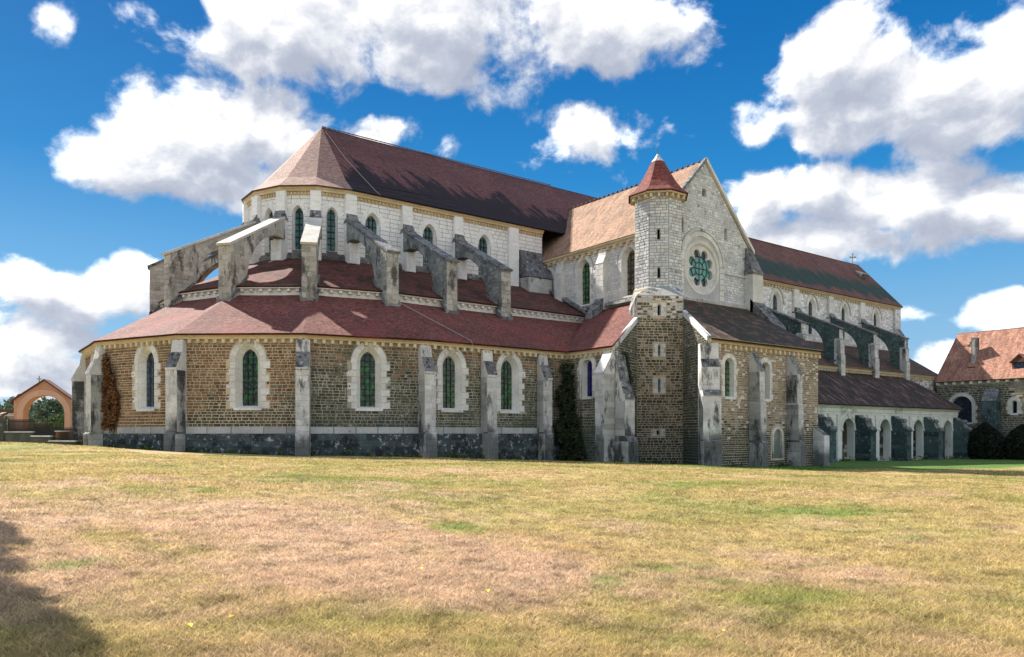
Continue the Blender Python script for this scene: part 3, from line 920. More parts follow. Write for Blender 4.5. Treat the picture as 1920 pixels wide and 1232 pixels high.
def chapel_wall(wl, mats, mortar, win=None, glass='stained_glass', ws=None, corb=True, zg=-2.0, plinth=True, ztop=ZE):
    """one bay of the low outer wall: rubble above a dark plinth, corbels and cornice under the eaves"""
    mb = MB(); wall_mesh(mb, wl)
    ob = mb.obj('wall', mortar, church)
    ql, vtk = 0.62, 0.42
    if wl.holes:
        h = wl.holes[0]
        window(pc, wl, h, *win, ob.parent, glass, bars=(2, 9), barr=0.016)
    marg = quoin_margin()
    masonry(pc, wl, ob, 'stone', mats, ZPB if plinth else zg, ztop - 0.60, (0.13, 0.24), (0.18, 0.52), joint=0.048, proud=0.038, jit=0.9, margin=marg)
    if plinth:
        mb = MB()
        nb = max(1, int(wl.L / 1.3))
        a = [wl.P(0, zg, 0.0), wl.P(wl.L, zg, 0.0)]
        mb.hexa([wl.P(-0.06, zg, 0), wl.P(-0.06, zg, 0.16), wl.P(wl.L + 0.06, zg, 0.16), wl.P(wl.L + 0.06, zg, 0)][::-1],
                [wl.P(-0.06, ZPL, 0), wl.P(-0.06, ZPL, 0.16), wl.P(wl.L + 0.06, ZPL, 0.16), wl.P(wl.L + 0.06, ZPL, 0)][::-1], 0, tone=0.3)
        po = mb.obj('plinth', 'plinth_stone', church)
        z = ZPL
        while z > zg + 0.1:
            s_ = 0.0
            while s_ < wl.L - 0.2:
                l = R.uniform(0.7, 1.3)
                if wl.L - s_ - l < 0.5: l = wl.L - s_
                pc.add('plinth_block', 'plinth_stone', po, [wl.P(s_ + 0.01, z - 0.43, 0.16), wl.P(s_ + l - 0.01, z - 0.43, 0.16), wl.P(s_ + l - 0.01, z - 0.01, 0.16), wl.P(s_ + 0.01, z - 0.01, 0.16)], wl.n * 0.02, 0.012, 0.3)
                s_ += l
            z -= 0.44
        s_ = 0.0
        while s_ < wl.L - 0.2:
            l = R.uniform(1.2, 2.2)
            if wl.L - s_ - l < 0.8: l = wl.L - s_
            pc.add('plinth_block', 'plinth_band', po, [wl.P(s_ + 0.01, ZPL + 0.01), wl.P(s_ + l - 0.01, ZPL + 0.01), wl.P(s_ + l - 0.01, ZPB - 0.01), wl.P(s_ + 0.01, ZPB - 0.01)], wl.n * 0.09, 0.02)
            s_ += l
    if corb:
        corbel_row(pc, wl, ob, ztop - 0.62, step=0.56)
    return ob

WINDIM = (0.50, 1.74, 5.36, 0.36)     # half width of glass, sill, crown, depth
def big_hole(c): return Hole(c, 1.62, 4.55, 5.72, 0.80)
# bays of the apse, from the straight north side round to the south-east
kinds = {0: (lambda s_, z: 'brown_rubble' if z > 4.6 + R.uniform(-1.6, 1.2) else 'olive_rubble', 'olive_mortar'), 1: (lambda s_, z: 'brown_rubble' if z > 1.6 + 0.5 * s_ / 4 + R.uniform(-0.8, 0.8) else 'olive_rubble', 'tan_mortar'), 2: ('brown_rubble', 'tan_mortar'), 3: ('brown_rubble', 'tan_mortar'), 4: ('brown_rubble', 'tan_mortar'), 5: ('brown_rubble', 'tan_mortar'), 6: ('brown_rubble', 'tan_mortar')}
for k in range(7):
    wl = apse_wall(RC, k, -2.2, ZE, [big_hole({0: 4.17, 1: 4.36, 2: 4.65}.get(k, 3.96))])
    m_, mo = kinds[k]
    ob = chapel_wall(wl, m_, mo, WINDIM, {2: 'lattice_glass'}.get(k, 'stained_glass'))
    cornice(wl, church, CORN(ZE), miter=(math.tan(PI / 14),) * 2)
# straight north side
nwalls = [((25.5, 44.2), (30.55, 44.2), 2.20), ((30.55, 44.2), (35.65, 44.2), 2.12), ((35.65, 44.2), (38.3, 44.2), None)]
for i, (a, b, c) in enumerate(nwalls):
    wl = Wall(a, b, -2.4, ZE, [big_hole(c)] if c else [])
    chapel_wall(wl, lambda s_, z: 'brown_rubble' if z > 5.0 + R.uniform(-1.8, 1.0) else 'olive_rubble', 'olive_mortar', WINDIM if c else None, 'stained_glass')
    cornice(wl, church, CORN(ZE))
# chapels along the east side of the transept
wl = Wall((38.3, 44.2), (38.3, 39.0), -2.6, ZE, [Hole(2.25, 2.72, 5.05, 5.50, 0.56)])
chapel_wall(wl, 'olive_rubble', 'olive_mortar', (0.42, 2.78, 5.45, 0.35), 'blue_glass', plinth=False, zg=-2.6)
cornice(wl, church, CORN(ZE))
# end wall, tower front, end wall of the north lean-to
W1 = Wall((38.3, 39.0), (42.0, 40.4), -2.8, 8.7, lim=lambda z: (max(0.0, (z - 6.2) / 2.45 * 3.95), 3.956))
mb = MB(); wall_mesh(mb, W1); ob = mb.obj('wall', 'olive_mortar', church)
masonry(pc, W1, ob, 'stone', 'olive_rubble', -2.6, 8.5, (0.14, 0.25), (0.2, 0.5), joint=0.048, proud=0.035, jit=0.8)
TW = Wall((42.0, 40.4), (45.1, 38.5), -2.8, 10.6, [Hole(1.76, 9.05, 9.7, 9.9, 0.13), Hole(1.76, 5.95, 6.7, 6.75, 0.09), Hole(1.76, 3.15, 4.1, 4.15, 0.09), Hole(1.68, -0.12, 0.12, 0.2, 0.13)])
mb = MB(); wall_mesh(mb, TW); tower = mb.obj('stair_tower', 'tan_mortar', church)
masonry(pc, TW, tower, 'stone', lambda s_, z: R.choice(['olive_rubble'] * 3 + ['warm_rubble']) if z < 8.9 else R.choice(['olive_rubble', 'grey_ashlar']), -2.6, 10.55, (0.14, 0.25), (0.2, 0.5), joint=0.048, proud=0.035, jit=0.8,
        margin=lambda h, z: (h.w + 0.42 if h.zb - 0.15 < z < h.za + 0.15 else 0))
for h in TW.holes:
    mb = MB()
    o = h.outline(5)
    for k in range(len(o)):
        j = (k + 1) % len(o)
        mb.poly([TW.P(*o[k]), TW.P(*o[j]), TW.P(*o[j], -0.4), TW.P(*o[k], -0.4)], 0)
    mb.poly([TW.P(*p, -0.4) for p in o], 1)
    sl = mb.obj('slit_window', ['limestone', 'dark_void'], tower)
    hh = (h.za - h.zb + 0.2) / 3
    for i in range(3):
        z = h.zb - 0.1 + i * hh
        L = 0.26 if i % 2 else 0.40
        for sd in (-1, 1):
            a, b = (h.c + h.w, h.c + h.w + L) if sd > 0 else (h.c - h.w - L, h.c - h.w)
            pc.add('quoin', 'limestone', tower, [TW.P(a, z + 0.01), TW.P(b, z + 0.01), TW.P(b, z + hh - 0.01), TW.P(a, z + hh - 0.01)], TW.n * 0.045, 0.01)
W2 = Wall((45.1, 38.5), (42.7, 34.2), -3.0, 9.3, lim=lambda z: (0.0, 4.924 if z < 6.7 else max(0.02, 4.924 - (z - 6.7) / 2.62 * 4.9)))
mb = MB(); wall_mesh(mb, W2); ob = mb.obj('wall', 'olive_mortar', church)
masonry(pc, W2, ob, 'stone', 'olive_rubble', -2.8, 9.2, (0.14, 0.25), (0.2, 0.5), joint=0.048, proud=0.035, jit=0.8)
# sloped stone verges of the two end walls
for (a, b, wl) in (((0.0, 6.33), (3.95, 8.78), W1), ((4.92, 6.78), (0.0, 9.38), W2)):
    mb = MB()
    p, q = wl.P(a[0], a[1]), wl.P(b[0], b[1])
    if wl is W2: p, q = q, p
    up = Vector((0, 0, 1))
    mb.hexa([p - up * 0.28 - wl.n * 0.25, q - up * 0.28 - wl.n * 0.25, q - up * 0.28 + wl.n * 0.07, p - up * 0.28 + wl.n * 0.07][::-1],
            [p + up * 0.1 - wl.n * 0.25, q + up * 0.1 - wl.n * 0.25, q + up * 0.1 + wl.n * 0.07, p + up * 0.1 + wl.n * 0.07][::-1], 0)
    mb.obj('verge', 'buttress_stone', church)
# shoulders of the tower: slope back from the broad base to the octagon
TX, TY, TR = 46.1, 42.0, 1.85
def octo(r, off=0.0): return [(TX + r / math.cos(PI / 8) * math.cos(PI / 8 + k * PI / 4 + off), TY + r / math.cos(PI / 8) * math.sin(PI / 8 + k * PI / 4 + off)) for k in range(8)]
mb = MB()
lo = [(45.6, 43.6), (43.0, 42.2), (42.0, 40.4), (45.1, 38.5), (46.9, 39.6), (47.9, 41.4)]
o8 = octo(TR + 0.05)
# octagon corners that face the viewer: E face, NE face, N face
oE = sorted(o8, key=lambda p: p[0])[:2]; oN = sorted(o8, key=lambda p: p[1])[:2]
oE.sort(key=lambda p: -p[1]); oN.sort(key=lambda p: p[0])
zt0, zt1 = 10.6, 11.6
F0, F1 = Vector((42.0, 40.4, zt0)), Vector((45.1, 38.5, zt0))
A0, A1 = Vector((oE[0][0], oE[0][1], zt1)), Vector((oE[1][0], oE[1][1], zt1))
B0, B1 = Vector((oN[0][0], oN[0][1], zt1)), Vector((oN[1][0], oN[1][1], zt1))
mb.poly([F0, F1, B0, A1], 0, tone=0.6)
BL = Vector((43.6, 43.4, 8.6)); BR = Vector((47.9, 40.6, 9.0))
mb.poly([BL, F0, A1, A0], 1, tone=0.5)
mb.poly([F1, BR, B1, B0], 1, tone=0.5)
mb.poly([Vector((42.0, 40.4, 8.0)), F0, BL], 0); mb.poly([F1, Vector((45.1, 38.5, 8.0)), BR], 0)
mb.poly([Vector((42.0, 40.4, 8.0)), Vector((42.0, 40.4, zt0)), Vector((43.6, 43.4, zt0 - 1.7)), Vector((43.6, 43.4, 8.0))], 0)
mb.poly([Vector((45.1, 38.5, 8.0)), Vector((47.9, 40.6, 8.0)), Vector((47.9, 40.6, 9.0)), Vector((45.1, 38.5, zt0))], 0)
mb.obj('shoulder', ['stained_shade_stone', 'buttress_stone'], church)
# ---- stair turret
turret_wall = MB()
tparts = []
for k in range(8):
    a, b = octo(TR)[k], octo(TR)[(k + 1) % 8]
    holes = []
    mid = Vector(((a[0] + b[0]) / 2 - TX, (a[1] + b[1]) / 2 - TY, 0)).normalized()
    if mid.dot(Vector((-0.7071, -0.7071, 0))) > 0.95:
        Lf = math.dist(a, b)
        holes = [Hole(Lf / 2 - 0.02, 15.35, 16.05, 16.18, 0.10), Hole(Lf / 2, 12.3, 13.0, 13.12, 0.10)]
    wl = Wall(b, a, 11.4, 19.05, holes)
    if wl.n.dot(mid) < 0: wl = Wall(a, b, 11.4, 19.05, holes)
    wall_mesh(turret_wall, wl)
    tparts.append((wl, mid))
turret = turret_wall.obj('turret', 'grey_joint', church)
for wl, mid in tparts:
    if mid.dot(Vector((-0.7071, -0.7071, 0))) < 0.3: continue
    masonry(pc, wl, turret, 'ashlar', ['grey_ashlar', 'grey_ashlar', 'limestone'], 11.55, 19.0, (0.18, 0.30), (0.26, 0.62), joint=0.035, proud=0.022, jit=0.6, margin=lambda h, z: (h.w + 0.02 if h.zb - 0.02 < z < h.za + 0.02 else 0))
    for h in wl.holes:
        mb = MB(); o = h.outline(5)
        for k in range(len(o)):
            j = (k + 1) % len(o)
            mb.poly([wl.P(*o[k]), wl.P(*o[j]), wl.P(*o[j], -0.35), wl.P(*o[k], -0.35)], 0)
        mb.poly([wl.P(*p, -0.35) for p in o], 1)
        mb.obj('slit_window', ['limestone', 'dark_void'], turret)
    corbel_row(pc, wl, turret, 18.62, step=0.52, w_=0.22, h_=0.34, d_=0.36, s0=0.14, s1=wl.L - 0.14)
for rings in ((((TR, 11.35), (TR + 0.10, 11.38)), ((TR + 0.10, 11.38), (TR + 0.10, 11.52)), ((TR + 0.10, 11.52), (TR, 11.60))),
              (((TR, 18.95), (TR + 0.36, 18.97)), ((TR + 0.36, 18.97), (TR + 0.36, 19.10)), ((TR + 0.36, 19.10), (0.0, 19.12)))):
    mb = MB()
    for (r0, z0), (r1, z1) in rings:
        for k in range(8):
            a, b, c, d = octo(r0)[k], octo(r0)[(k + 1) % 8], octo(r1)[(k + 1) % 8], octo(r1)[k]
            mb.poly([(*a, z0), (*b, z0), (*c, z1), (*d, z1)], 0, tone=0.5)
    mb.obj('string_course', 'cornice_stone', turret)
cap = MB()
prof = [(2.36, 19.12), (2.34, 19.20), (1.88, 19.60), (1.46, 20.2), (1.10, 20.85), (0.78, 21.5), (0.50, 22.1)]
for i in range(len(prof) - 1):
    for k in range(8):
        (r0, z0), (r1, z1) = prof[i], prof[i + 1]
        q0, q1 = octo(r0), octo(r1)
        P4 = [Vector((*q0[k], z0)), Vector((*q0[(k + 1) % 8], z0)), Vector((*q1[(k + 1) % 8], z1)), Vector((*q1[k], z1))]
        s0 = sum(math.hypot(prof[j + 1][0] - prof[j][0], prof[j + 1][1] - prof[j][1]) for j in range(i))
        s1 = s0 + math.hypot(r1 - r0, z1 - z0)
        w0, w1 = (P4[1] - P4[0]).length / 2, (P4[2] - P4[3]).length / 2
        o_ = 5.0 * k
        cap.poly(P4, 0, [(o_ - w0, s0), (o_ + w0, s0), (o_ + w1, s1), (o_ - w1, s1)])
for k in range(8):
    cap.poly([(*octo(2.36)[k], 19.12), (*octo(2.36)[(k + 1) % 8], 19.12), (*octo(TR)[(k + 1) % 8], 19.14), (*octo(TR)[k], 19.14)], 0, tone=0.5)
capo = cap.obj('turret_cap', 'turret_tiles', church)
mb = MB()
for (r0, z0), (r1, z1) in (((0.53, 22.06), (0.26, 22.42)), ((0.26, 22.42), (0.05, 22.78))):
    for k in range(8):
        mb.poly([(*octo(r0)[k], z0), (*octo(r0)[(k + 1) % 8], z0), (*octo(r1)[(k + 1) % 8], z1), (*octo(r1)[k], z1)], 0, tone=0.5)
mb.obj('lead_cap', 'lead_sheet', capo)
mb = MB(); mb.tube([(TX, TY, 22.6), (TX, TY, 22.85), (TX, TY, 23.3)], 0.10, 6, r2=0.015); mb.obj('finial', 'copper_finial', capo)

# ---- north lean-to
LN = Wall((42.7, 34.2), (56.6, 34.2), -3.2, 6.7, [Hole(2.38, 2.62, 4.95, 5.42, 0.52), Hole(6.75, 2.58, 4.9, 5.36, 0.52), Hole(10.85, 2.4, 4.3, 4.75, 0.42), Hole(8.3, -1.95, -0.25, 0.30, 0.52)])
mb = MB(); wall_mesh(mb, LN); ln = mb.obj('wall', 'tan_mortar', church)
for h, gl in zip(LN.holes[:3], ('green_glass', 'lattice_glass', 'lattice_glass')):
    window(pc, LN, h, h.w - 0.08, h.zb + 0.06, h.za - 0.06, 0.28, church, gl, ql=(0.22, 0.40), vt=0.34, bars=(1, 6), barr=0.028)
h = LN.holes[3]
mb = MB(); mb.poly([LN.P(a, z, -0.12) for a, z in h.outline(6)], 0)
o = h.outline(6)
for k in range(len(o)):
    mb.poly([LN.P(*o[k]), LN.P(*o[(k + 1) % len(o)]), LN.P(*o[(k + 1) % len(o)], -0.12), LN.P(*o[k], -0.12)], 1)
bd = mb.obj('blocked_doorway', ['olive_mortar', 'limestone'], church)
for k, sd in ((0, -1), (1, 1)):
    z = h.zb
    while z < h.zs - 0.1:
        a, b = (h.c + h.w, h.c + h.w + 0.2) if sd > 0 else (h.c - h.w - 0.2, h.c - h.w)
        pc.add('quoin', 'limestone', bd, [LN.P(a, z + 0.01), LN.P(b, z + 0.01), LN.P(b, z + 0.41), LN.P(a, z + 0.41)], LN.n * 0.05, 0.01)
        z += 0.425
ra, rb = h.right(5), h.right(5, 0.2)
for k in range(5):
    for sd in (1, -1):
        pts = [(h.c + sd * x, z) for x, z in (ra[k], rb[k], rb[k + 1], ra[k + 1])]
        if sd < 0: pts = [pts[1], pts[0], pts[3], pts[2]]
        pc.add('voussoir', 'limestone', bd, [LN.P(*p) for p in pts], LN.n * 0.05, 0.01)
masonry(pc, LN, ln, 'stone', lambda s_, z: 'olive_rubble' if z < 0.4 + R.uniform(-1, 1) else R.choice(['warm_rubble'] * 7 + ['limestone']), -2.9, 6.05, (0.13, 0.20), (0.2, 0.42), joint=0.04, proud=0.03, jit=0.9,
        margin=lambda h, z: (h.hw(z, 0.33) if z > h.zs else (h.w + 0.36 if z > h.zb - 0.1 else 0)))
# relieving arch of the second window's wider frame
corbel_row(pc, LN, ln, 6.04, step=0.62, w_=0.26, h_=0.32, d_=0.28, s0=1.0)
cornice(LN, church, CORN(6.72, 0.36))
wl = Wall((56.6, 34.2), (56.6, 50.0), -3.2, 6.7)
mb = MB(); wall_mesh(mb, wl); mb.obj('wall', 'olive_mortar', church)

# ---- buttresses of the low walls
def chapel_prof(x, y, deep=0.82, top=5.9):
    zg = g(x, y) - 0.4
    return [(deep + 0.16, zg), (deep + 0.16, ZPL), (deep, ZPL + 0.12), (deep, 3.95), (deep + 0.07, 3.97), (deep + 0.07, 4.1), (0.42, 5.05), (0.34, 5.12), (0.22, top)]
for k in range(0, 7):
    p = vt(RC + 0.02, k)
    t_ = k * PI / 7
    n = (-math.sin(t_), -math.cos(t_))
    buttress(pc, p, n, 0.84, chapel_prof(p[0] + n[0], p[1] + n[1]), church, cap_seg=(5, 6), mats=('buttress_stone', 'weathered_cap'))
for x in (30.55, 35.65):
    buttress(pc, (x, 44.2), (0, -1), 0.84, chapel_prof(x, 43), church, cap_seg=(5, 6))
# pair at the corner of the transept chapels
zg = g(38, 38.5) - 0.4
buttress(pc, (38.3, 39.5), (-1, 0), 0.95, [(1.05, zg), (1.05, 4.25), (1.12, 4.27), (1.12, 4.4), (0.45, 5.45), (0.2, 6.0)], church, cap_seg=(3, 4), mats=('buttress_stone', 'limestone'))
buttress(pc, (38.85, 39.2), (0.0, -1), 1.0, [(1.5, zg), (1.5, -0.6), (1.15, -0.2), (1.15, 2.3), (1.2, 2.4), (0.6, 3.8), (0.15, 5.7)], church, cap_seg=(1, 4, 5), mats=('buttress_stone', 'weathered_cap'))
mb = MB()
for i in range(16):                                 # alternating quoins on the corner between them
    z = zg + 0.4 + i * 0.5
    if z > 5.6: break
# north lean-to
zg = g(43, 33) - 0.4
buttress(pc, (42.75, 34.25), (-0.62, -0.785), 1.25, [(1.55, zg), (1.55, -0.55), (1.30, -0.45), (1.30, 2.55), (1.38, 2.6), (1.1, 2.95), (0.85, 3.0), (0.85, 4.6), (0.55, 5.2), (0.5, 6.3)], church, cap_seg=(1, 4, 5, 7), mats=('buttress_stone', 'weathered_cap'), bh=0.45)
for x in (47.7, 52.5):
    buttress(pc, (x, 34.2), (0, -1), 0.66, [(1.25, g(x, 33) - 0.4), (1.25, -0.7), (1.05, -0.55), (1.05, 2.2), (0.95, 2.3), (0.95, 4.5), (1.0, 4.55), (0.35, 5.75), (0.2, 6.1)], church, cap_seg=(1, 6, 7), mats=('buttress_stone', 'weathered_cap'))
buttress(pc, (56.2, 34.2), (0, -1), 0.75, [(1.0, g(56, 33) - 0.4), (1.0, -0.2), (0.1, 0.45)], church, cap_seg=(1,), mats=('limestone', 'weathered_cap'))

# ---- ambulatory step wall with its corbels
def amb(wl):
    mb = MB(); wall_mesh(mb, wl); ob = mb.obj('wall', 'limestone', church)
    corbel_row(pc, wl, ob, ZA1 - 0.44, mat='limestone', step=0.62, w_=0.26, h_=0.24, d_=0.2)
    return ob
for k in range(7):
    wl = apse_wall(RA, k, ZA0 - 0.3, ZA1)
    amb(wl); cornice(wl, church, [(0.0, ZA1 - 0.2), (0.24, ZA1 - 0.2), (0.28, ZA1), (0.0, ZA1)], 'limestone', miter=(math.tan(PI / 14),) * 2)
wl = Wall((25.5, 49.5), (45.3, 49.5), ZA0 - 0.3, ZA1); amb(wl)
cornice(wl, church, [(0.0, ZA1 - 0.2), (0.24, ZA1 - 0.2), (0.28, ZA1), (0.0, ZA1)], 'limestone')

# ---- clerestory of the choir
JM = lambda h, z: (h.hw(z, 0.5) if z > h.zs else (h.w + (0.38 if int((z - h.zb) / 0.38) % 2 else 0.22)) if z > h.zb - 0.05 else 0)
def clere(wl, mats, joint_mat, hole_args, glass, z0, z1, style, bars=(1, 5), skip=()):
    mb = MB(); wall_mesh(mb, wl); ob = mb.obj('wall', joint_mat, church)
    for h in wl.holes:
        window(pc, wl, h, h.w - hole_args, h.zb + 0.1, h.za - hole_args * 1.1, 0.30, church, glass, stone=style.get('stone', 'limestone'), quoins=style.get('q', True), ql=(0.22, 0.38), qh=0.38, vt=0.44, nv=5, proud=0.017 if style.get('q', True) else 0.034, bars=bars, barr=0.03, sill=False)
    masonry(pc, wl, ob, 'ashlar', mats, z0, z1, style['ch'], style['ln'], joint=style['j'], proud=0.015, jit=style.get('jit', 0.0), margin=JM if style.get('q', True) else JC, skip=skip)
    return ob
CH = dict(ch=(0.32, 0.40), ln=(0.55, 1.15), j=0.026, stone='white_ashlar', q=False)
JC = lambda h, z: (max(h.hw(z, 0.02), 0.0) if z > h.zs else h.w + 0.012) if z > h.zb - 0.05 else 0
for k in range(7):
    L = math.dist(vt(RK, k), vt(RK, k + 1))
    wl = apse_wall(RK, k, ZK0 - 1.0, ZK1, [Hole(L / 2 - 0.1, 14.42, 17.25, 17.95, 0.43)])
    clere(wl, 'white_ashlar', 'dark_joint', 0.11, 'teal_glass', 14.2, 18.72, CH, bars=(1, 6))
    ob = church.children[-1]
    cornice(wl, church, FRZ, name='frieze')
    corbel_row(pc, wl, church, 18.74, step=0.3, w_=0.15, h_=0.24, d_=0.16, s0=0.5, s1=L - 0.5)
    cornice(wl, church, CORN(ZK1 + 0.02, 0.30), miter=(math.tan(PI / 14),) * 2)
    cornice(wl, church, [(0, 13.7), (0.22, 13.7), (0.24, 13.95), (0.0, 14.25)], 'weathered_cap', name='string_course', miter=(math.tan(PI / 14),) * 2)
CN = Wall((25.5, 56.0), (45.3, 56.0), ZK0 - 1.0, ZK1, [Hole(2.0, 14.55, 17.0, 18.0, 0.66), Hole(7.37, 14.55, 17.0, 18.0, 0.66), Hole(13.1, 14.55, 17.0, 18.0, 0.66)])
clere(CN, 'white_ashlar', 'dark_joint', 0.16, 'teal_glass', 14.2, 18.72, CH, bars=(2, 5))
cornice(CN, church, FRZ, name='frieze')
corbel_row(pc, CN, church, 18.74, step=0.33, w_=0.15, h_=0.24, d_=0.16, s0=0.6, skip=((4.5, 5.6), (9.6, 10.7), (15.6, 16.9)))
cornice(CN, church, CORN(ZK1 + 0.02, 0.30))
cornice(CN, church, [(0, 13.7), (0.22, 13.7), (0.24, 13.95), (0.0, 14.25)], 'weathered_cap', name='string_course')
# pilasters with the little weathered heads where the flyers lean against them
def pilaster(P, n, z0, z1, w_=0.95, d_=0.34, mat='white_ashlar', head=16.85, headmat='weathered_cap', bh=0.42):
    ob = buttress(pc, P, n, w_, [(d_, z0), (d_, z1)], church, mats=(mat, mat), name='pilaster', bh=bh)
    if head:
        nn = Vector((*n, 0)).normalized(); d = Vector((-nn.y, nn.x, 0)); b = Vector((P[0], P[1], 0))
        a = w_ / 2 + 0.08
        mb = MB()
        def Q(x, o, z): return b + d * x + nn * o + Vector((0, 0, z))
        mb.hexa([Q(-a, 0, head - 0.12), Q(-a, 0.85, head - 0.12), Q(a, 0.85, head - 0.12), Q(a, 0, head - 0.12)][::-1],
                [Q(-a, 0, head + 0.02), Q(-a, 0.85, head), Q(a, 0.85, head), Q(a, 0, head + 0.02)][::-1], 0, tone=0.5)
        mb.hexa([Q(-a * 0.9, 0, head + 0.02), Q(-a * 0.9, 0.72, head + 0.02), Q(a * 0.9, 0.72, head + 0.02), Q(a * 0.9, 0, head + 0.02)][::-1],
                [Q(-a * 0.85, 0.30, head + 0.62), Q(-a * 0.85, 0.36, head + 0.60), Q(a * 0.85, 0.36, head + 0.60), Q(a * 0.85, 0.30, head + 0.62)][::-1], 0, tone=0.2)
        mb.obj('weathering', headmat, ob)
    return ob
for k in range(1, 7):
    t_ = k * PI / 7
    pilaster(vt(RK - 0.03, k), (-math.sin(t_), -math.cos(t_)), 13.2, 19.0, w_=0.80)
for x in (25.5, 30.55, 35.65):
    pilaster((x, 56.0), (0, -1), 13.2, 19.0, w_=0.9)
pilaster((41.7, 56.0), (0, -1), 13.0, 19.0, w_=1.1, head=None)

# ---- flying buttresses
def flyer(P, n, core, cap_mat, r_in=0.42, r_out=7.3, z_in=16.75, z_out=13.08, zb=9.1, w_=0.96, arc=(0.7, 10.4, 4.8), r_pier=4.9, head_z=15.18, blocks=True, foot=True, front_mat=None):
    """P on the clerestory wall, n outwards; r measured from the wall"""
    n = Vector((*n, 0)).normalized(); d = Vector((-n.y, n.x, 0)); b = Vector((P[0], P[1], 0))
    def Q(a, r_, z): return b + d * a + n * r_ + Vector((0, 0, z))
    ac, az, ar = arc
    pts = [(r_out, zb), (r_out, z_out), (r_in, z_in), (r_in, head_z)]
    inner = []
    r0 = r_in + 0.55
    for k in range(13):
        r_ = r0 + (r_pier + 0.55 - r0) * k / 12
        inner.append((r_, az + math.sqrt(max(0.0, ar * ar - (r_ - ac) ** 2))))
    inner[0] = (r0, head_z)
    pts += inner + [(inner[-1][0], zb)]
    a = w_ / 2
    mb = MB()
    # side faces in strips, so the concave outline triangulates cleanly
    def top(r_): return z_out + (z_in - z_out) * (r_out - r_) / (r_out - r_in)
    rs = [r_in] + [p[0] for p in inner]
    lows = [head_z] + [p[1] for p in inner]
    rs += [inner[-1][0] + 1e-4, r_out]; lows += [zb, zb]
    for sd in (-1, 1):
        for i in range(len(rs) - 1):
            f = [Q(sd * a, rs[i], lows[i]), Q(sd * a, rs[i + 1], lows[i + 1]), Q(sd * a, rs[i + 1], top(rs[i + 1])), Q(sd * a, rs[i], top(rs[i]))]
            mb.poly(f if sd < 0 else f[::-1], 0, tone=0.45)
    for i in range(len(rs) - 1):
        mb.poly([Q(a, rs[i], lows[i]), Q(a, rs[i + 1], lows[i + 1]), Q(-a, rs[i + 1], lows[i + 1]), Q(-a, rs[i], lows[i])], 0, tone=0.5)
    mb.poly([Q(-a, r_out, zb), Q(a, r_out, zb), Q(a, r_out, z_out), Q(-a, r_out, z_out)], 0, tone=0.6)
    mb.poly([Q(-a, r_out, z_out), Q(a, r_out, z_out), Q(a, r_in, z_in), Q(-a, r_in, z_in)], 0, tone=0.6)
    mb.poly([Q(a, r_in, head_z), Q(-a, r_in, head_z), Q(-a, r_in, z_in), Q(a, r_in, z_in)], 0, tone=0.6)
    fb = mb.obj('flying_buttress', core, church)
    # coping in slabs
    nslab = 7
    sl = Vector((0, 0, 1))
    e = a + 0.09
    for k in range(nslab):
        ra_ = r_out + 0.12 - (r_out + 0.12 - r_in) * k / nslab
        rb_ = r_out + 0.12 - (r_out + 0.12 - r_in) * (k + 1) / nslab + 0.02
        pc.add('coping_stone', cap_mat, fb, [Q(-e, ra_, top(ra_)), Q(e, ra_, top(ra_)), Q(e, rb_, top(rb_)), Q(-e, rb_, top(rb_))], (sl + n * ((z_in - z_out) / (r_out - r_in))).normalized() * 0.17, 0.004, 0.0)
    # arch stones and coursed blocks on both sides
    th = 0.50
    for sd in (-1, 1):
        m_ = 11
        for k in range(m_):
            f0, f1 = k / m_, (k + 1) / m_
            def arcp(f, t_):
                a0 = math.atan2(math.sqrt(max(0, ar * ar - (r0 + 0.1 - ac) ** 2)), r0 + 0.1 - ac)
                a1 = math.atan2(math.sqrt(max(0, ar * ar - (r_pier - ac) ** 2)), r_pier - ac)
                an = a0 + (a1 - a0) * f
                return (ac + (ar + t_) * math.cos(an), az + (ar + t_) * math.sin(an))
            q = [arcp(f0, 0.0), arcp(f1, 0.0), arcp(f1, th), arcp(f0, th)]
            q = [(x, min(z, top(x) - 0.05)) for x, z in q]
            pts4 = [Q(sd * a, x, z) for x, z in q]
            c = [Q(sd * a, x, z) for x, z in q]
            if sd > 0: c = [c[1], c[0], c[3], c[2]]
            c = [p + (sum(c, Vector()) / 4 - p) * 0.06 for p in c]
            pc.add('voussoir', core, fb, c, d * sd * 0.03, 0.012, 0.3)
        if blocks:
            z = zb + 0.15
            while z < z_in - 0.4:
                hh = R.uniform(0.28, 0.38)
                x = r_out - 0.02
                first = True
                while x > r_in + 0.3:
                    l = R.uniform(0.35, 0.75)
                    if first: l = 0.5 if int(z / 0.33) % 2 else 0.32
                    first = False
                    x2 = x - l
                    ok = z + hh < top(x) - 0.04 and x2 > r_in
                    for xx in (x, x2):
                        for zz in (z, z + hh):
                            if xx < r_pier + 0.5:
                                rr = math.hypot(xx - ac, zz - az)
                                if rr < ar + th + 0.03: ok = False
                    if ok:
                        q = [Q(sd * a, x2 + 0.015, z + 0.015), Q(sd * a, x - 0.015, z + 0.015), Q(sd * a, x - 0.015, z + hh - 0.015), Q(sd * a, x2 + 0.015, z + hh - 0.015)]
                        if sd > 0: q = [q[1], q[0], q[3], q[2]]
                        pc.add('buttress_block', core, fb, q, d * sd * 0.022, 0.012, 0.5)
                    x = x2
                z += hh
    z = zb + 0.25
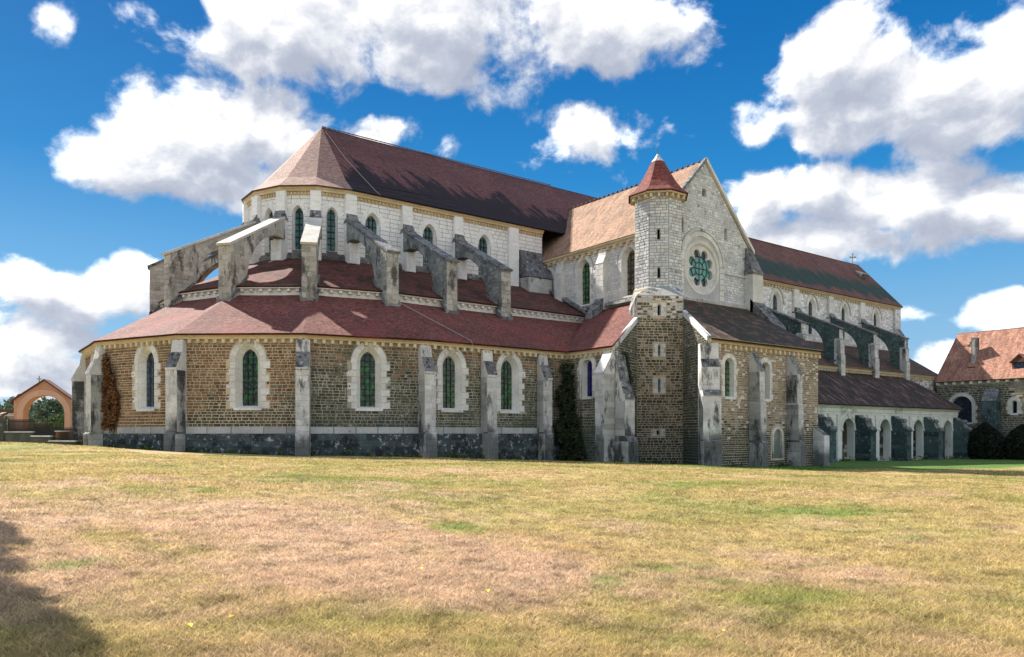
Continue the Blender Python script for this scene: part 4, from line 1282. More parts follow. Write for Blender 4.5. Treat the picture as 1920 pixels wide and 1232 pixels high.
    while z < z_out - 0.1:
        hh = min(R.uniform(0.32, 0.42), z_out - z)
        cut = R.uniform(-0.2, 0.2)
        for p, q in ((-a, cut), (cut, a)):
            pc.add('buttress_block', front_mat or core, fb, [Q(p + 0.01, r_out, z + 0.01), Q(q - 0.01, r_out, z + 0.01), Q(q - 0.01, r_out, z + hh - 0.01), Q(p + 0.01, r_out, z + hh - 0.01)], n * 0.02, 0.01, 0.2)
        z += hh
    if foot:
        mb = MB()
        e = a + 0.10
        mb.hexa([Q(-e, r_out - 0.9, zb - 0.05), Q(-e, r_out + 0.14, zb - 0.05), Q(e, r_out + 0.14, zb - 0.05), Q(e, r_out - 0.9, zb - 0.05)][::-1],
                [Q(-e, r_out - 0.9, zb + 0.22), Q(-e, r_out + 0.10, zb + 0.22), Q(e, r_out + 0.10, zb + 0.22), Q(e, r_out - 0.9, zb + 0.22)][::-1], 0, tone=0.2)
        mb.obj('foot', 'weathered_cap', fb)
        # flashing stones stepping up the roof on both sides
        mb = MB()
        for sd in (-1, 1):
            p0 = Q(sd * (a + 0.02), r_out + 0.05, zb + 0.18); p1 = Q(sd * (a + 0.02), r_pier + 0.5, 11.15)
            mb.hexa([p0, p1, p1 + d * sd * 0.14, p0 + d * sd * 0.14] if sd > 0 else [p0 + d * sd * 0.14, p1 + d * sd * 0.14, p1, p0],
                    [p + Vector((0, 0, 0.22)) for p in ([p0, p1, p1 + d * sd * 0.14, p0 + d * sd * 0.14] if sd > 0 else [p0 + d * sd * 0.14, p1 + d * sd * 0.14, p1, p0])], 0, tone=0.2)
        mb.obj('flashing', 'weathered_cap', fb)
    # white respond under the head of the arch
    return fb
def respond(P, n, z0=13.4, z1=15.0):
    buttress(pc, P, n, 0.86, [(0.95, z0), (0.95, z1)], church, mats=('white_ashlar', 'white_ashlar'), name='respond', bh=0.8)
for k in range(1, 7):
    t_ = k * PI / 7
    n = (-math.sin(t_), -math.cos(t_))
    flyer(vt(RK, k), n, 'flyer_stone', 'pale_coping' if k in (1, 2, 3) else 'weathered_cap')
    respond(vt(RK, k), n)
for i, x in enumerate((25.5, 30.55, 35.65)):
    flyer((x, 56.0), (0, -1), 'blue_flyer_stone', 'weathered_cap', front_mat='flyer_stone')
    respond((x, 56.0), (0, -1))
# stair block in the angle of choir and transept
mb = MB()
def bx(x0, x1, y0, y1, z0, z1f, z1b, m=0, mc=1):
    mb.hexa([(x0, y0, z0), (x1, y0, z0), (x1, y1, z0), (x0, y1, z0)], [(x0, y0, z1f), (x1, y0, z1f), (x1, y1, z1b), (x0, y1, z1b)], m, tone=0.5)
bx(42.5, 45.2, 54.4, 55.95, 11.0, 14.4, 14.5)
mb.hexa([(42.4, 54.3, 14.45), (45.2, 54.3, 14.45), (45.2, 55.96, 14.55), (42.4, 55.96, 14.55)], [(42.5, 55.0, 15.5), (45.2, 55.0, 15.5), (45.2, 55.96, 17.2), (42.5, 55.96, 17.2)], 1, tone=0.3)
mb.obj('angle_buttress', ['buttress_stone', 'weathered_cap'], church)

# ---- roofs of the choir
mb = MB()
EV = RK + 0.5
H = (25.6, 62.0, 26.5)
def p3(xy, z): return (xy[0], xy[1], z)
for k in range(7):
    a0, a1 = vt(EV, k), vt(EV, k + 1)
    b0, b1 = vt(EV - 1.25, k), vt(EV - 1.25, k + 1)
    roof(mb, [p3(a1, 19.4), p3(a0, 19.4), p3(b0, 20.42), p3(b1, 20.42)], 0)
    roof(mb, [p3(b1, 20.42), p3(b0, 20.42), H], 0)
mb.obj('roof', 'sunlit_hip_tiles', church)
mb = MB()
def zl(y, zb_, yb, zr): return zb_ + (zr - zb_) * (y - yb) / (62 - yb)
yb, yk = 55.5, 56.75
xs_ = [25.5, 36.0]
zk0 = 20.42; zk1 = zl(yk, 19.4, yb, 26.5)
roof(mb, [(25.5, yb, 19.4), (36.0, yb, 19.4), (36.0, yk, zk1), (25.5, yk, zk0)], 0)
roof(mb, [(25.5, yk, zk0), (36.0, yk, zk1), (36.0, 62, 26.5), (25.6, 62, 26.5)], 0)
roof(mb, [(36.0, yb, 19.4), (62.0, yb, 19.4), (62.0, 62, 26.5), (36.0, 62, 26.5)], 0)
# uv must run from the eave on every face of this roof: rebuild v from the height
n_uv = []
idx = 0
for f in mb.f:
    for vi in f:
        x, y, z = mb.v[vi]
        n_uv.append((x, max(0.0, (z - 19.4) * 1.33)))
mb.uv = n_uv
mb.obj('roof', 'choir_tiles', church)
mb = MB()
roof(mb, [(62.0, 68.5, 19.4), (25.5, 68.5, 19.4), (25.6, 62, 26.5), (62.0, 62, 26.5)], 0)
mb.obj('roof', 'choir_tiles', church)
mb = MB()                                            # ridge tiles
x = 25.6
while x < 51:
    pc.add('ridge_tile', 'cornice_stone' if False else 'bark', church, [(x, 61.87, 26.45), (x + 0.42, 61.87, 26.45), (x + 0.42, 62.0, 26.56), (x, 62.0, 26.56)], Vector((0, -0.03, 0.05)), 0.01)
    x += 0.45
# nave roof
mb = MB()
roof(mb, [(57.0, yb, 19.0), (114.9, yb, 19.0), (113.9, 62, 26.4), (57.0, 62, 26.4)], 0)
mb.obj('roof', 'nave_tiles', church)
mb = MB()
roof(mb, [(114.9, 68.5, 19.0), (57.0, 68.5, 19.0), (57.0, 62, 26.4), (113.9, 62, 26.4)], 0)
mb.obj('roof', 'nave_tiles', church)
# ambulatory and chapel roofs
def ring_roof(r0, z0, r1, z1, name, mat, x_end, bulge=0.0):
    mb = MB()
    for k in range(7):
        a0, a1, b0, b1 = vt(r0, k), vt(r0, k + 1), vt(r1, k), vt(r1, k + 1)
        if bulge:
            # hips stand a little proud of the bays: each bay is folded along lines from the pier feet to its mid eave
            m = ((a0[0] + a1[0]) / 2, (a0[1] + a1[1]) / 2)
            roof(mb, [p3(a1, z0), p3(m, z0), p3(b1, z1)], 0)
            roof(mb, [p3(m, z0), p3(a0, z0), p3(b0, z1)], 0)
            roof(mb, [p3(m, z0), p3(b0, z1), p3(b1, z1)], 0, eave=(2, 1))
        else:
            roof(mb, [p3(a1, z0), p3(a0, z0), p3(b0, z1), p3(b1, z1)], 0)
    y0, y1 = CY - r0, CY - r1
    roof(mb, [(CX, y0, z0), (x_end[0], y0, z0), (x_end[1], y1, z1), (CX, y1, z1)], 0)
    return mb.obj(name, mat, church)
ring_roof(RC + 0.48, 6.28, RA, 9.72, 'roof', 'apse_tiles', (37.85, 45.2))
ring_roof(RA + 0.33, 10.33, RK, 13.85, 'roof', 'shaded_red_tiles', (45.25, 45.25))
mb = MB()
roof(mb, [(37.85, 43.72, 6.28), (37.85, 38.85, 6.28), (45.35, 41.6, 10.9), (45.2, 49.5, 10.72)], 0)
mb.obj('roof', 'apse_tiles', church)
mb = MB()                                            # stone flashing up the transept wall over the ambulatory roof
p0, p1 = Vector((45.28, 49.2, 10.45)), Vector((45.28, 55.9, 14.0))
mb.hexa([p0, p0 + Vector((-0.45, 0, 0)), p1 + Vector((-0.45, 0, 0)), p1], [p + Vector((0, 0, 0.3)) for p in (p0, p0 + Vector((-0.45, 0, -0.1)), p1 + Vector((-0.45, 0, -0.1)), p1)], 0)
mb.obj('flashing', 'weathered_cap', church)
mb = MB()
p0, p1 = Vector((45.28, 41.9, 11.02)), Vector((45.28, 49.5, 10.92))
mb.hexa([p0, p0 + Vector((-0.5, 0, -0.1)), p1 + Vector((-0.5, 0, -0.1)), p1], [p + Vector((0, 0, 0.28)) for p in (p0, p0 + Vector((-0.3, 0, -0.06)), p1 + Vector((-0.3, 0, -0.06)), p1)], 0)
mb.obj('string_course', 'weathered_cap', church)

# ---- transept
TE = Wall((45.3, 56.0), (45.3, 41.6), 8.0, 16.3, [Hole(5.87, 11.50, 14.5, 15.62, 0.86), Hole(11.50, 11.50, 14.4, 15.62, 0.86), Hole(0.95, 12.6, 14.6, 15.5, 0.70)])
mb = MB(); wall_mesh(mb, TE); te = mb.obj('wall', 'pale_joint', church)
for h, gl in zip(TE.holes[:2], ('green_glass', 'brown_glass')):
    window(pc, TE, h, 0.60, 11.52, 15.38, 0.42, church, gl, ql=(0.2, 0.34), vt=0.36, proud=0.02, bars=(2, 7), barr=0.025)
h = TE.holes[2]
mb = MB(); mb.poly([TE.P(a, z, -0.25) for a, z in h.outline(6)], 0)
o = h.outline(6)
for k in range(len(o)):
    mb.poly([TE.P(*o[k]), TE.P(*o[(k + 1) % len(o)]), TE.P(*o[(k + 1) % len(o)], -0.25), TE.P(*o[k], -0.25)], 1)
bw = mb.obj('blind_window', ['white_plaster', 'limestone'], church)
ra, rb = h.right(5), h.right(5, 0.3)
for k in range(5):
    for sd in (1, -1):
        pts = [(h.c + sd * x, z) for x, z in (ra[k], rb[k], rb[k + 1], ra[k + 1])]
        if sd < 0: pts = [pts[1], pts[0], pts[3], pts[2]]
        pc.add('voussoir', 'limestone', bw, [TE.P(*p) for p in pts], TE.n * 0.04, 0.01)
masonry(pc, TE, te, 'ashlar', ['grey_ashlar', 'limestone', 'limestone'], 11.3, 15.75, (0.18, 0.30), (0.28, 0.7), joint=0.03, proud=0.018, jit=0.5, margin=JM)
corbel_row(pc, TE, te, 15.72, mat='cornice_stone', step=0.78, w_=0.36, h_=0.36, d_=0.30, s0=0.5, s1=13.2)
cornice(TE, church, CORN(16.34, 0.38))
for s_ in (2.95, 8.55):
    q = TE.P(s_, 0)
    buttress(pc, (q.x, q.y), (-1, 0), 0.95, [(0.55, 10.6), (0.55, 14.6), (0.6, 14.65), (0.28, 15.35), (0.22, 15.9)], church, mats=('limestone', 'limestone'), name='buttress', bh=0.5)
mb = MB()                                            # foot of the second buttress on the chapel roof
q = TE.P(8.55, 0)
mb.hexa([(q.x - 0.6, q.y - 0.5, 10.5), (q.x - 0.6, q.y + 0.5, 10.5), (q.x - 1.75, q.y + 0.5, 9.75), (q.x - 1.75, q.y - 0.5, 9.75)], [(q.x - 0.55, q.y - 0.5, 11.6), (q.x - 0.55, q.y + 0.5, 11.6), (q.x - 1.75, q.y + 0.5, 10.15), (q.x - 1.75, q.y - 0.5, 10.15)], 0)
mb.obj('weathering', 'weathered_cap', church)
# gable wall with the rose
GA = (51.5, 23.35)
def glim(z):
    if z <= 16.5: return (0.0, 12.4)
    k = (z - 16.5) / (23.2 - 16.5)
    return (6.2 * k, 12.4 - 6.2 * k)
RSX, RSZ = 5.82, 14.05
GN = Wall((45.3, 41.6), (57.7, 41.6), 8.0, 23.2, [Circle(RSX, RSZ, 2.0), Hole(3.3, 16.75, 17.75, 17.98, 0.19), Hole(9.05, 16.9, 17.75, 17.98, 0.19), Hole(6.15, 20.2, 20.7, 20.85, 0.28)], lim=glim)
RSX, RSZ = 5.82, 14.05
class Round:
    """round opening used only to keep the masonry clear of the rose and its arch"""
    c = RSX
    def hw(s, z, t=0.0): return 0.0
def rose_clear(z):
    r_ = 2.98
    if 12.0 < z <= 14.45: return r_
    if z > 14.45 and z < 14.45 + r_: return math.sqrt(max(0, r_ * r_ - (z - 14.45) ** 2))
    if z <= 12.0 and z > 11.2: return 2.4
    return 0.0
mb = MB(); wall_mesh(mb, GN); gn = mb.obj('gable_wall', 'pale_joint', church)
for h in GN.holes[1:]:
    mb = MB(); o = h.outline(5)
    for k in range(len(o)):
        j = (k + 1) % len(o)
        mb.poly([GN.P(*o[k]), GN.P(*o[j]), GN.P(*o[j], -0.4), GN.P(*o[k], -0.4)], 0)
    mb.poly([GN.P(*p, -0.4) for p in o], 1)
    mb.obj('slit_window', ['limestone', 'dark_void'], gn)
class RH:
    def __init__(s): s.c = RSX
    def hw(s, z, t=0): return rose_clear(z)
    zb, zs, za, w = 11.2, 14.4, 17.4, 2.9
holes_keep = GN.holes
GN.holes = GN.holes + [RH()]
masonry(pc, GN, gn, 'ashlar', ['grey_ashlar'] * 5 + ['limestone'], 10.6, 23.0, (0.16, 0.27), (0.24, 0.6), joint=0.03, proud=0.02, jit=0.6, margin=lambda h, z: (rose_clear(z) if isinstance(h, RH) else 0 if isinstance(h, Circle) else (h.w + 0.02 if h.zb < z < h.za else 0)))
GN.holes = holes_keep
# rose window
rose_mb = MB()
def gp(a, z, o=0.0): return GN.P(RSX + a, RSZ + z, o)
# arched panel round the rose
N = 28
def ringpiece(mb, r0, r1, o0, o1, a0=0.0, a1=2 * PI, n=40, mat=0):
    for k in range(n):
        t0, t1 = a0 + (a1 - a0) * k / n, a0 + (a1 - a0) * (k + 1) / n
        mb.poly([gp(r1 * math.cos(t0), r1 * math.sin(t0), o1), gp(r1 * math.cos(t1), r1 * math.sin(t1), o1), gp(r0 * math.cos(t1), r0 * math.sin(t1), o0), gp(r0 * math.cos(t0), r0 * math.sin(t0), o0)], mat, tone=0.5)
ringpiece(rose_mb, 2.05, 2.28, 0.02, 0.06); ringpiece(rose_mb, 2.28, 2.34, 0.06, 0.0); ringpiece(rose_mb, 1.92, 2.05, -0.10, 0.02)
# tracery plate with eight lobes cut out: fan of quads between the outer ring and the lobed outline
def lobed(t):
    best = 1.02
    for k in range(8):
        c = rad(22.5 + 45 * k); lc, lr = 1.22, 0.415
        dlt = (t - c + PI) % (2 * PI) - PI
        q = lr * lr - (lc * math.sin(dlt)) ** 2
        if q > 0 and abs(dlt) < 0.6: best = max(best, lc * math.cos(dlt) + math.sqrt(q))
    return best
M = 240
for k in range(M):
    t0, t1 = 2 * PI * k / M, 2 * PI * (k + 1) / M
    l0, l1 = lobed(t0), lobed(t1)
    rose_mb.poly([gp(1.95 * math.cos(t0), 1.95 * math.sin(t0), -0.10), gp(1.95 * math.cos(t1), 1.95 * math.sin(t1), -0.10), gp(l1 * math.cos(t1), l1 * math.sin(t1), -0.10), gp(l0 * math.cos(t0), l0 * math.sin(t0), -0.10)], 0, tone=0.6)
    rose_mb.poly([gp(l0 * math.cos(t0), l0 * math.sin(t0), -0.10), gp(l1 * math.cos(t1), l1 * math.sin(t1), -0.10), gp(l1 * math.cos(t1), l1 * math.sin(t1), -0.38), gp(l0 * math.cos(t0), l0 * math.sin(t0), -0.38)], 0, tone=0.4)
rose = rose_mb.obj('rose_window', 'limestone', church)
# the plain wall behind the rose is taken out by setting the panes just in front of it
mb = MB(); mb.poly([gp(1.02 * math.cos(2 * PI * k / 32), 1.02 * math.sin(2 * PI * k / 32), -0.30) for k in range(32)])
mb.obj('pane', 'rose_glass', rose)
for k in range(8):
    c = rad(22.5 + 45 * k)
    mb = MB(); mb.poly([gp(1.22 * math.cos(c) + 0.43 * math.cos(2 * PI * j / 16), 1.22 * math.sin(c) + 0.43 * math.sin(2 * PI * j / 16), -0.33 - 0.001 * k) for j in range(16)])
    mb.obj('pane', 'rose_glass' if k not in (1, 2, 5, 6) else 'lattice_glass', rose)
mb = MB()
ringpiece(mb, 0.50, 0.57, -0.27, -0.27); ringpiece(mb, 0.98, 1.06, -0.26, -0.26)
for k in range(8):
    c = rad(22.5 + 45 * k) if k % 2 else rad(45 * k + 22.5)
    for (c, r0, r1) in ((rad(45 * k), 0.55, 1.0),):
        dx, dz = math.cos(c), math.sin(c)
        mb.poly([gp(r0 * dx - 0.035 * dz, r0 * dz + 0.035 * dx, -0.262), gp(r0 * dx + 0.035 * dz, r0 * dz - 0.035 * dx, -0.262), gp(r1 * dx + 0.035 * dz, r1 * dz - 0.035 * dx, -0.262), gp(r1 * dx - 0.035 * dz, r1 * dz + 0.035 * dx, -0.262)])
for (dx, dz) in ((1, 0), (0, 1)):
    mb.poly([gp(-1.0 * dx - 0.035 * dz, -1.0 * dz - 0.035 * dx, -0.268), gp(1.0 * dx - 0.035 * dz, 1.0 * dz - 0.035 * dx, -0.268), gp(1.0 * dx + 0.035 * dz, 1.0 * dz + 0.035 * dx, -0.268), gp(-1.0 * dx + 0.035 * dz, -1.0 * dz + 0.035 * dx, -0.268)])
mb.obj('glazing_bars', 'iron', rose)
# round arch over the rose: voussoirs, hood, jambs, string
nv = 34
for k in range(nv):
    t0, t1 = PI * k / nv, PI * (k + 1) / nv
    q = [(2.30 * math.cos(t0), 2.30 * math.sin(t0)), (2.72 * math.cos(t0), 2.72 * math.sin(t0)), (2.72 * math.cos(t1), 2.72 * math.sin(t1)), (2.30 * math.cos(t1), 2.30 * math.sin(t1))]
    pc.add('voussoir', 'limestone', rose, [gp(x, z + 0.38, 0.0) for x, z in q], GN.n * 0.07, 0.008)
mb = MB()
for k in range(36):
    t0, t1 = PI * k / 36, PI * (k + 1) / 36
    a = [(r_ * math.cos(t), r_ * math.sin(t) + 0.38) for t in (t0, t1) for r_ in (2.74, 2.94)]
    mb.hexa([gp(*a[0], 0), gp(*a[1], 0), gp(*a[3], 0), gp(*a[2], 0)], [gp(*a[0], 0.12), gp(*a[1], 0.12), gp(*a[3], 0.12), gp(*a[2], 0.12)], 0, tone=0.2)
for x0, x1 in ((2.74, 2.94),):
    pass
mb.obj('hood_mould', 'buttress_stone', rose)
for sd in (-1, 1):
    z = -2.6
    while z < 0.35:
        a, b = sorted((sd * 2.34, sd * 2.95))
        pc.add('quoin', 'limestone', rose, [gp(a, z + 0.01), gp(b, z + 0.01), gp(b, z + 0.46), gp(a, z + 0.46)], GN.n * 0.06, 0.01)
        z += 0.49
for (s0, s1, z) in ((0.4, 2.8, 14.5), (8.9, 12.3, 13.9)):
    mb2 = MB()
    mb2.hexa([GN.P(s0, z, 0), GN.P(s0, z, 0.14), GN.P(s1, z, 0.14), GN.P(s1, z, 0)][::-1], [GN.P(s0, z + 0.14, 0), GN.P(s0, z + 0.10, 0.14), GN.P(s1, z + 0.10, 0.14), GN.P(s1, z + 0.14, 0)][::-1], 0)
    mb2.obj('string_course', 'buttress_stone', church)
# transept roof
mb = MB()
zr, ze = 23.3, 16.38
roof(mb, [(44.85, 62.0, ze), (44.85, 41.62, ze), (51.5, 41.62, zr), (51.5, 62.0, zr)], 0)
roof(mb, [(58.15, 41.62, ze), (58.15, 82.6, ze), (51.5, 82.6, zr), (51.5, 41.62, zr)], 0)
roof(mb, [(44.85, 82.6, ze), (44.85, 62.0, ze), (51.5, 62.0, zr), (51.5, 82.6, zr)], 0)
mb.obj('roof', 'transept_tiles', church)
y = 41.5
while y < 60.5:
    pc.add('ridge_tile', 'transept_tiles', church, [(51.37, y + 0.16, zr - 0.02), (51.37, y, zr - 0.02), (51.63, y, zr - 0.02), (51.63, y + 0.16, zr - 0.02)], Vector((0, 0, 0.15)), 0.03)
    y += 0.62
for sd in (-1, 1):                                   # raking copings of the gable
    mb = MB()
    xa, xb = 51.5 + sd * 6.7, 51.5
    p0, p1 = Vector((xa, 41.36, ze - 0.2)), Vector((xb, 41.36, zr - 0.12))
    q = [p0, p1, p1 + Vector((0, 0.32, 0)), p0 + Vector((0, 0.32, 0))]
    if sd < 0: q = q[::-1]
    mb.hexa(q, [p + Vector((0, 0, 0.34)) for p in q], 0)
    mb.obj('verge', 'limestone' if sd > 0 else 'weathered_cap', church)  # left rake's shadow is put in as a darker stone
mb = MB()                                            # north-west corner buttress of the gable
mb.hexa([(57.0, 40.7, 8.5), (58.5, 40.7, 8.5), (58.5, 42.2, 8.5), (57.0, 42.2, 8.5)], [(57.0, 40.7, 14.2), (58.5, 40.7, 14.2), (58.5, 42.2, 14.2), (57.0, 42.2, 14.2)], 0, tone=0.6)
mb.hexa([(56.9, 40.6, 14.2), (58.6, 40.6, 14.2), (58.6, 42.2, 14.2), (56.9, 42.2, 14.2)], [(57.1, 41.5, 16.6), (57.9, 41.5, 16.6), (57.9, 42.2, 16.6), (57.1, 42.2, 16.6)], 1, tone=0.3)
mb.hexa([(57.0, 38.3, 8.6), (58.6, 38.3, 8.6), (58.6, 41.0, 8.6), (57.0, 41.0, 8.6)], [(57.0, 38.5, 9.3), (58.6, 38.5, 9.3), (58.6, 41.0, 12.0), (57.0, 41.0, 12.0)], 1, tone=0.6)
mb.obj('angle_buttress', ['limestone', 'weathered_cap'], church)
wl = Wall((57.7, 41.6), (57.7, 56.0), 6.0, 16.3); mb = MB(); wall_mesh(mb, wl); mb.obj('wall', 'grey_joint', church)
# lean-to roof
mb = MB()
roof(mb, [(42.55, 33.75, 6.66), (57.0, 33.75, 6.66), (57.0, 41.6, 11.25), (47.3, 41.6, 11.25), (45.0, 38.4, 9.38)], 0)
mb.obj('roof', 'mossy_tiles', church)
mb = MB()
mb.hexa([(48.0, 41.62, 11.2), (57.0, 41.62, 11.2), (57.0, 41.3, 11.05), (48.0, 41.3, 11.05)][::-1], [(48.0, 41.62, 11.45), (57.0, 41.62, 11.45), (57.0, 41.2, 11.28), (48.0, 41.2, 11.28)][::-1], 0)
mb.obj('flashing', 'buttress_stone', church)
# west slope of the lean-to, hipped towards the aisle
mb = MB()
roof(mb, [(57.0, 33.75, 6.66), (57.0, 50.0, 6.66), (57.0, 50.0, 6.9), (57.0, 41.6, 11.25)], 0)
mb.obj('roof', 'mossy_tiles', church)

# ---- nave
NV = Wall((57.7, 56.0), (114.7, 56.0), 11.5, 18.95, [Hole(x - 57.7, 13.05, 16.6, 17.9, 0.86) for x in (67.2, 75.2, 83.35, 91.25, 99.33, 107.95)])
clere(NV, ['grey_ashlar', 'white_ashlar', 'limestone'], 'pale_joint', 0.34, 'lattice_glass', 12.2, 18.3, dict(ch=(0.24, 0.34), ln=(0.4, 0.9), j=0.03, jit=0.4), bars=(1, 6))
for h in NV.holes:                                   # hood moulds over the nave windows
    ra, rb = h.right(8, 0.50), h.right(8, 0.64)
    mb = MB()
    for k in range(8):
        for sd in (1, -1):
            q = [(h.c + sd * x, z) for x, z in (ra[k], rb[k], rb[k + 1], ra[k + 1])]
            if sd < 0: q = [q[1], q[0], q[3], q[2]]
            mb.hexa([NV.P(*p) for p in q], [NV.P(*p, 0.14) for p in q], 0, tone=0.4)
    for sd in (1, -1):
        a, b = sorted((h.c + sd * (h.w + 0.5), h.c + sd * (h.w + 0.9)))
        mb.hexa([NV.P(a, h.zs - 0.1), NV.P(b, h.zs - 0.1), NV.P(b, h.zs + 0.04), NV.P(a, h.zs + 0.04)], [NV.P(a, h.zs - 0.1, 0.14), NV.P(b, h.zs - 0.1, 0.14), NV.P(b, h.zs + 0.04, 0.14), NV.P(a, h.zs + 0.04, 0.14)], 0, tone=0.4)
    mb.obj('hood_mould', 'limestone', church)
corbel_row(pc, NV, church, 18.28, step=0.62, w_=0.26, h_=0.30, d_=0.24)
cornice(NV, church, CORN(18.97, 0.36))
for x in (71.0, 79.1, 87.26, 95.42, 103.58):
    pilaster((x, 56.0), (0, -1), 12.0, 18.5, w_=1.15, mat='limestone', head=15.6)
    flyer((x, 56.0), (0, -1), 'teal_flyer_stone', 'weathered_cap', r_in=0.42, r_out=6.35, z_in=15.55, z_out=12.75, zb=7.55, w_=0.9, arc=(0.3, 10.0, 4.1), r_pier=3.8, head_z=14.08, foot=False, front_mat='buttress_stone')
    buttress(pc, (x, 50.0), (0, -1), 0.95, [(0.62, 6.9), (0.62, 9.6), (0.5, 9.7), (0.5, 11.4), (0.3, 11.6)], church, mats=('buttress_stone', 'weathered_cap'), cap_seg=(1, 3))
pilaster((113.6, 56.0), (0, -1), 11.0, 18.5, w_=1.6, mat='grey_ashlar', head=None)
buttress(pc, (113.3, 56.0), (0, -1), 1.0, [(1.3, 9.0), (1.3, 14.4), (0.6, 15.5)], church, mats=('grey_ashlar', 'weathered_cap'), cap_seg=(1,))
AI = Wall((57.7, 50.0), (113.6, 50.0), -3.6, 8.2, [Hole(51.3, 4.4, 6.0, 6.8, 0.7)])
mb = MB(); wall_mesh(mb, AI); ai = mb.obj('wall', 'pale_joint', church)
window(pc, AI, AI.holes[0], 0.4, 4.5, 6.5, 0.3, church, 'lattice_glass', ql=(0.22, 0.4), vt=0.36)
masonry(pc, AI, ai, 'stone', ['warm_rubble', 'limestone'], 2.0, 7.5, (0.2, 0.3), (0.35, 0.7), joint=0.04, rngs=None, skip=((0, 44, -9, 9),))
corbel_row(pc, AI, ai, 7.5, step=0.62, w_=0.28, h_=0.28, d_=0.24, mat='cornice_stone', s0=20)
cornice(AI, church, CORN(8.18, 0.34))
buttress(pc, (110.6, 50.0), (0, -1), 0.9, [(0.9, -3.6), (0.9, 4.9), (0.3, 6.2)], church, mats=('grey_ashlar', 'weathered_cap'), cap_seg=(1,))
mb = MB()
roof(mb, [(57.7, 49.6, 8.15), (114.0, 49.6, 8.15), (114.0, 56.0, 12.3), (57.7, 56.0, 12.3)], 0)
mb.obj('roof', 'aisle_tiles', church)
# west ends and the unseen south side
mb = MB()
mb.poly([(113.6, 50, -3.6), (113.6, 50, 8.2), (113.6, 56, 12.3), (113.6, 56, -3.6)], 0)
mb.poly([(114.6, 56, -3.6), (114.6, 56, 18.9), (114.0, 62, 26.3), (114.6, 68, 18.9), (114.6, 68, -3.6)], 0)
mb.poly([(114.6, 68, -3.6), (114.6, 68, 18.9), (25.5, 68, 18.9), (25.5, 68, -3.6)], 0)
mb.poly([(45.3, 82.4, -3.0), (57.7, 82.4, -3.0), (57.7, 82.4, 16.3), (51.5, 82.4, 23.2), (45.3, 82.4, 16.3)], 0)
mb.poly([(45.3, 68, -3.0), (45.3, 82.4, -3.0), (45.3, 82.4, 16.3), (45.3, 68, 16.3)], 0)
mb.poly([(57.7, 68, -3.0), (57.7, 82.4, -3.0), (57.7, 82.4, 16.3), (57.7, 68, 16.3)], 0)
mb.obj('wall', 'grey_ashlar', church)
# hatch near the west end of the nave roof and the ridge cross
mb = MB()
def nr(x, up): return Vector((x, yb + 6.5 * up, 19.0 + 7.4 * up))
a, b = nr(109.6, 0.60), nr(111.4, 0.60); c, d_ = nr(111.4, 0.74), nr(109.6, 0.74)
nn = Vector((0, -0.75, 0.66))
mb.hexa([a, b, c, d_], [a + nn * 0.75, b + nn * 0.75, c + nn * 0.25, d_ + nn * 0.25], 0)
mb.obj('roof_hatch', 'weathered_cap', church)
mb = MB()
c0 = Vector((112.2, 62.0, 26.3))
mb.tube([c0, c0 + Vector((0, 0, 1.55))], 0.09, 6)
mb.tube([c0 + Vector((-0.3, 0.27, 1.05)), c0 + Vector((0.3, -0.27, 1.05))], 0.08, 6)
for q in ((-0.3, 0.27, 1.05), (0.3, -0.27, 1.05), (0, 0, 1.55)):
    mb.box(c0 + Vector(q) - Vector((0, 0, 0.11)), 0.2, 0.2, 0.22)
mb.obj('cross', 'metal_cross', church)
# lightning conductors running down the roofs
mb = MB()
mb.tube([(25.7, 61.4, 25.95), (26.4, 58.8, 23.0), (27.6, 55.7, 19.75), (27.9, 55.45, 19.4)], 0.022, 4)
mb.tube([(25.95, 48.6, 9.5), (28.2, 45.4, 7.4), (29.0, 43.7, 6.45), (29.2, 43.6, 5.6)], 0.02, 4)
mb.obj('lightning_cable', 'metal_cross', church)
pc.build()

# ------------------------------------------------------------------ cloister gallery
clo = thing('cloister_gallery', 'low cloister gallery of pale round arches with heavy dark buttresses under a mossy roof', 'cloister', (90, 44.5, g(90, 44)))
pq = Pieces(clo)
ARCH = [71.5, 75.55, 79.6, 83.7, 87.65, 91.75, 95.75, 99.9, 103.75]
CW = Wall((66.0, 44.5), (106.6, 44.5), -3.5, 3.0, [Hole(x - 66.0, -3.5, 0.42, 1.62, 1.2) for x in ARCH])
mb = MB(); wall_mesh(mb, CW)
for h in CW.holes:
    o = h.outline(8)
    for k in range(1, len(o)):
        j = (k + 1) % len(o)
        mb.poly([CW.P(*o[k]), CW.P(*o[j]), CW.P(*o[j], -0.8), CW.P(*o[k], -0.8)], 0)
arc_o = mb.obj('arcade', 'cloister_stone', clo)
for h in CW.holes:
    ra, rb = h.right(6), h.right(6, 0.34)
    for k in range(6):
        for sd in (1, -1):
            pts = [(h.c + sd * x, z) for x, z in (ra[k], rb[k], rb[k + 1], ra[k + 1])]
            if sd < 0: pts = [pts[1], pts[0], pts[3], pts[2]]
            pq.add('voussoir', 'cloister_stone', arc_o, [CW.P(*p) for p in pts], CW.n * 0.09, 0.012)
    pq.add('keystone', 'cloister_stone', arc_o, [CW.P(h.c - 0.17, h.za - 0.02), CW.P(h.c + 0.17, h.za - 0.02), CW.P(h.c + 0.24, h.za + 0.52), CW.P(h.c - 0.24, h.za + 0.52)], CW.n * 0.2, 0.02)
    for sd in (-1, 1):
        a, b = sorted((h.c + sd * (h.w - 0.06), h.c + sd * (h.w + 0.34)))
        pq.add('impost', 'cloister_stone', arc_o, [CW.P(a, 0.30), CW.P(b, 0.30), CW.P(b, 0.46), CW.P(a, 0.46)], CW.n * 0.16, 0.02)
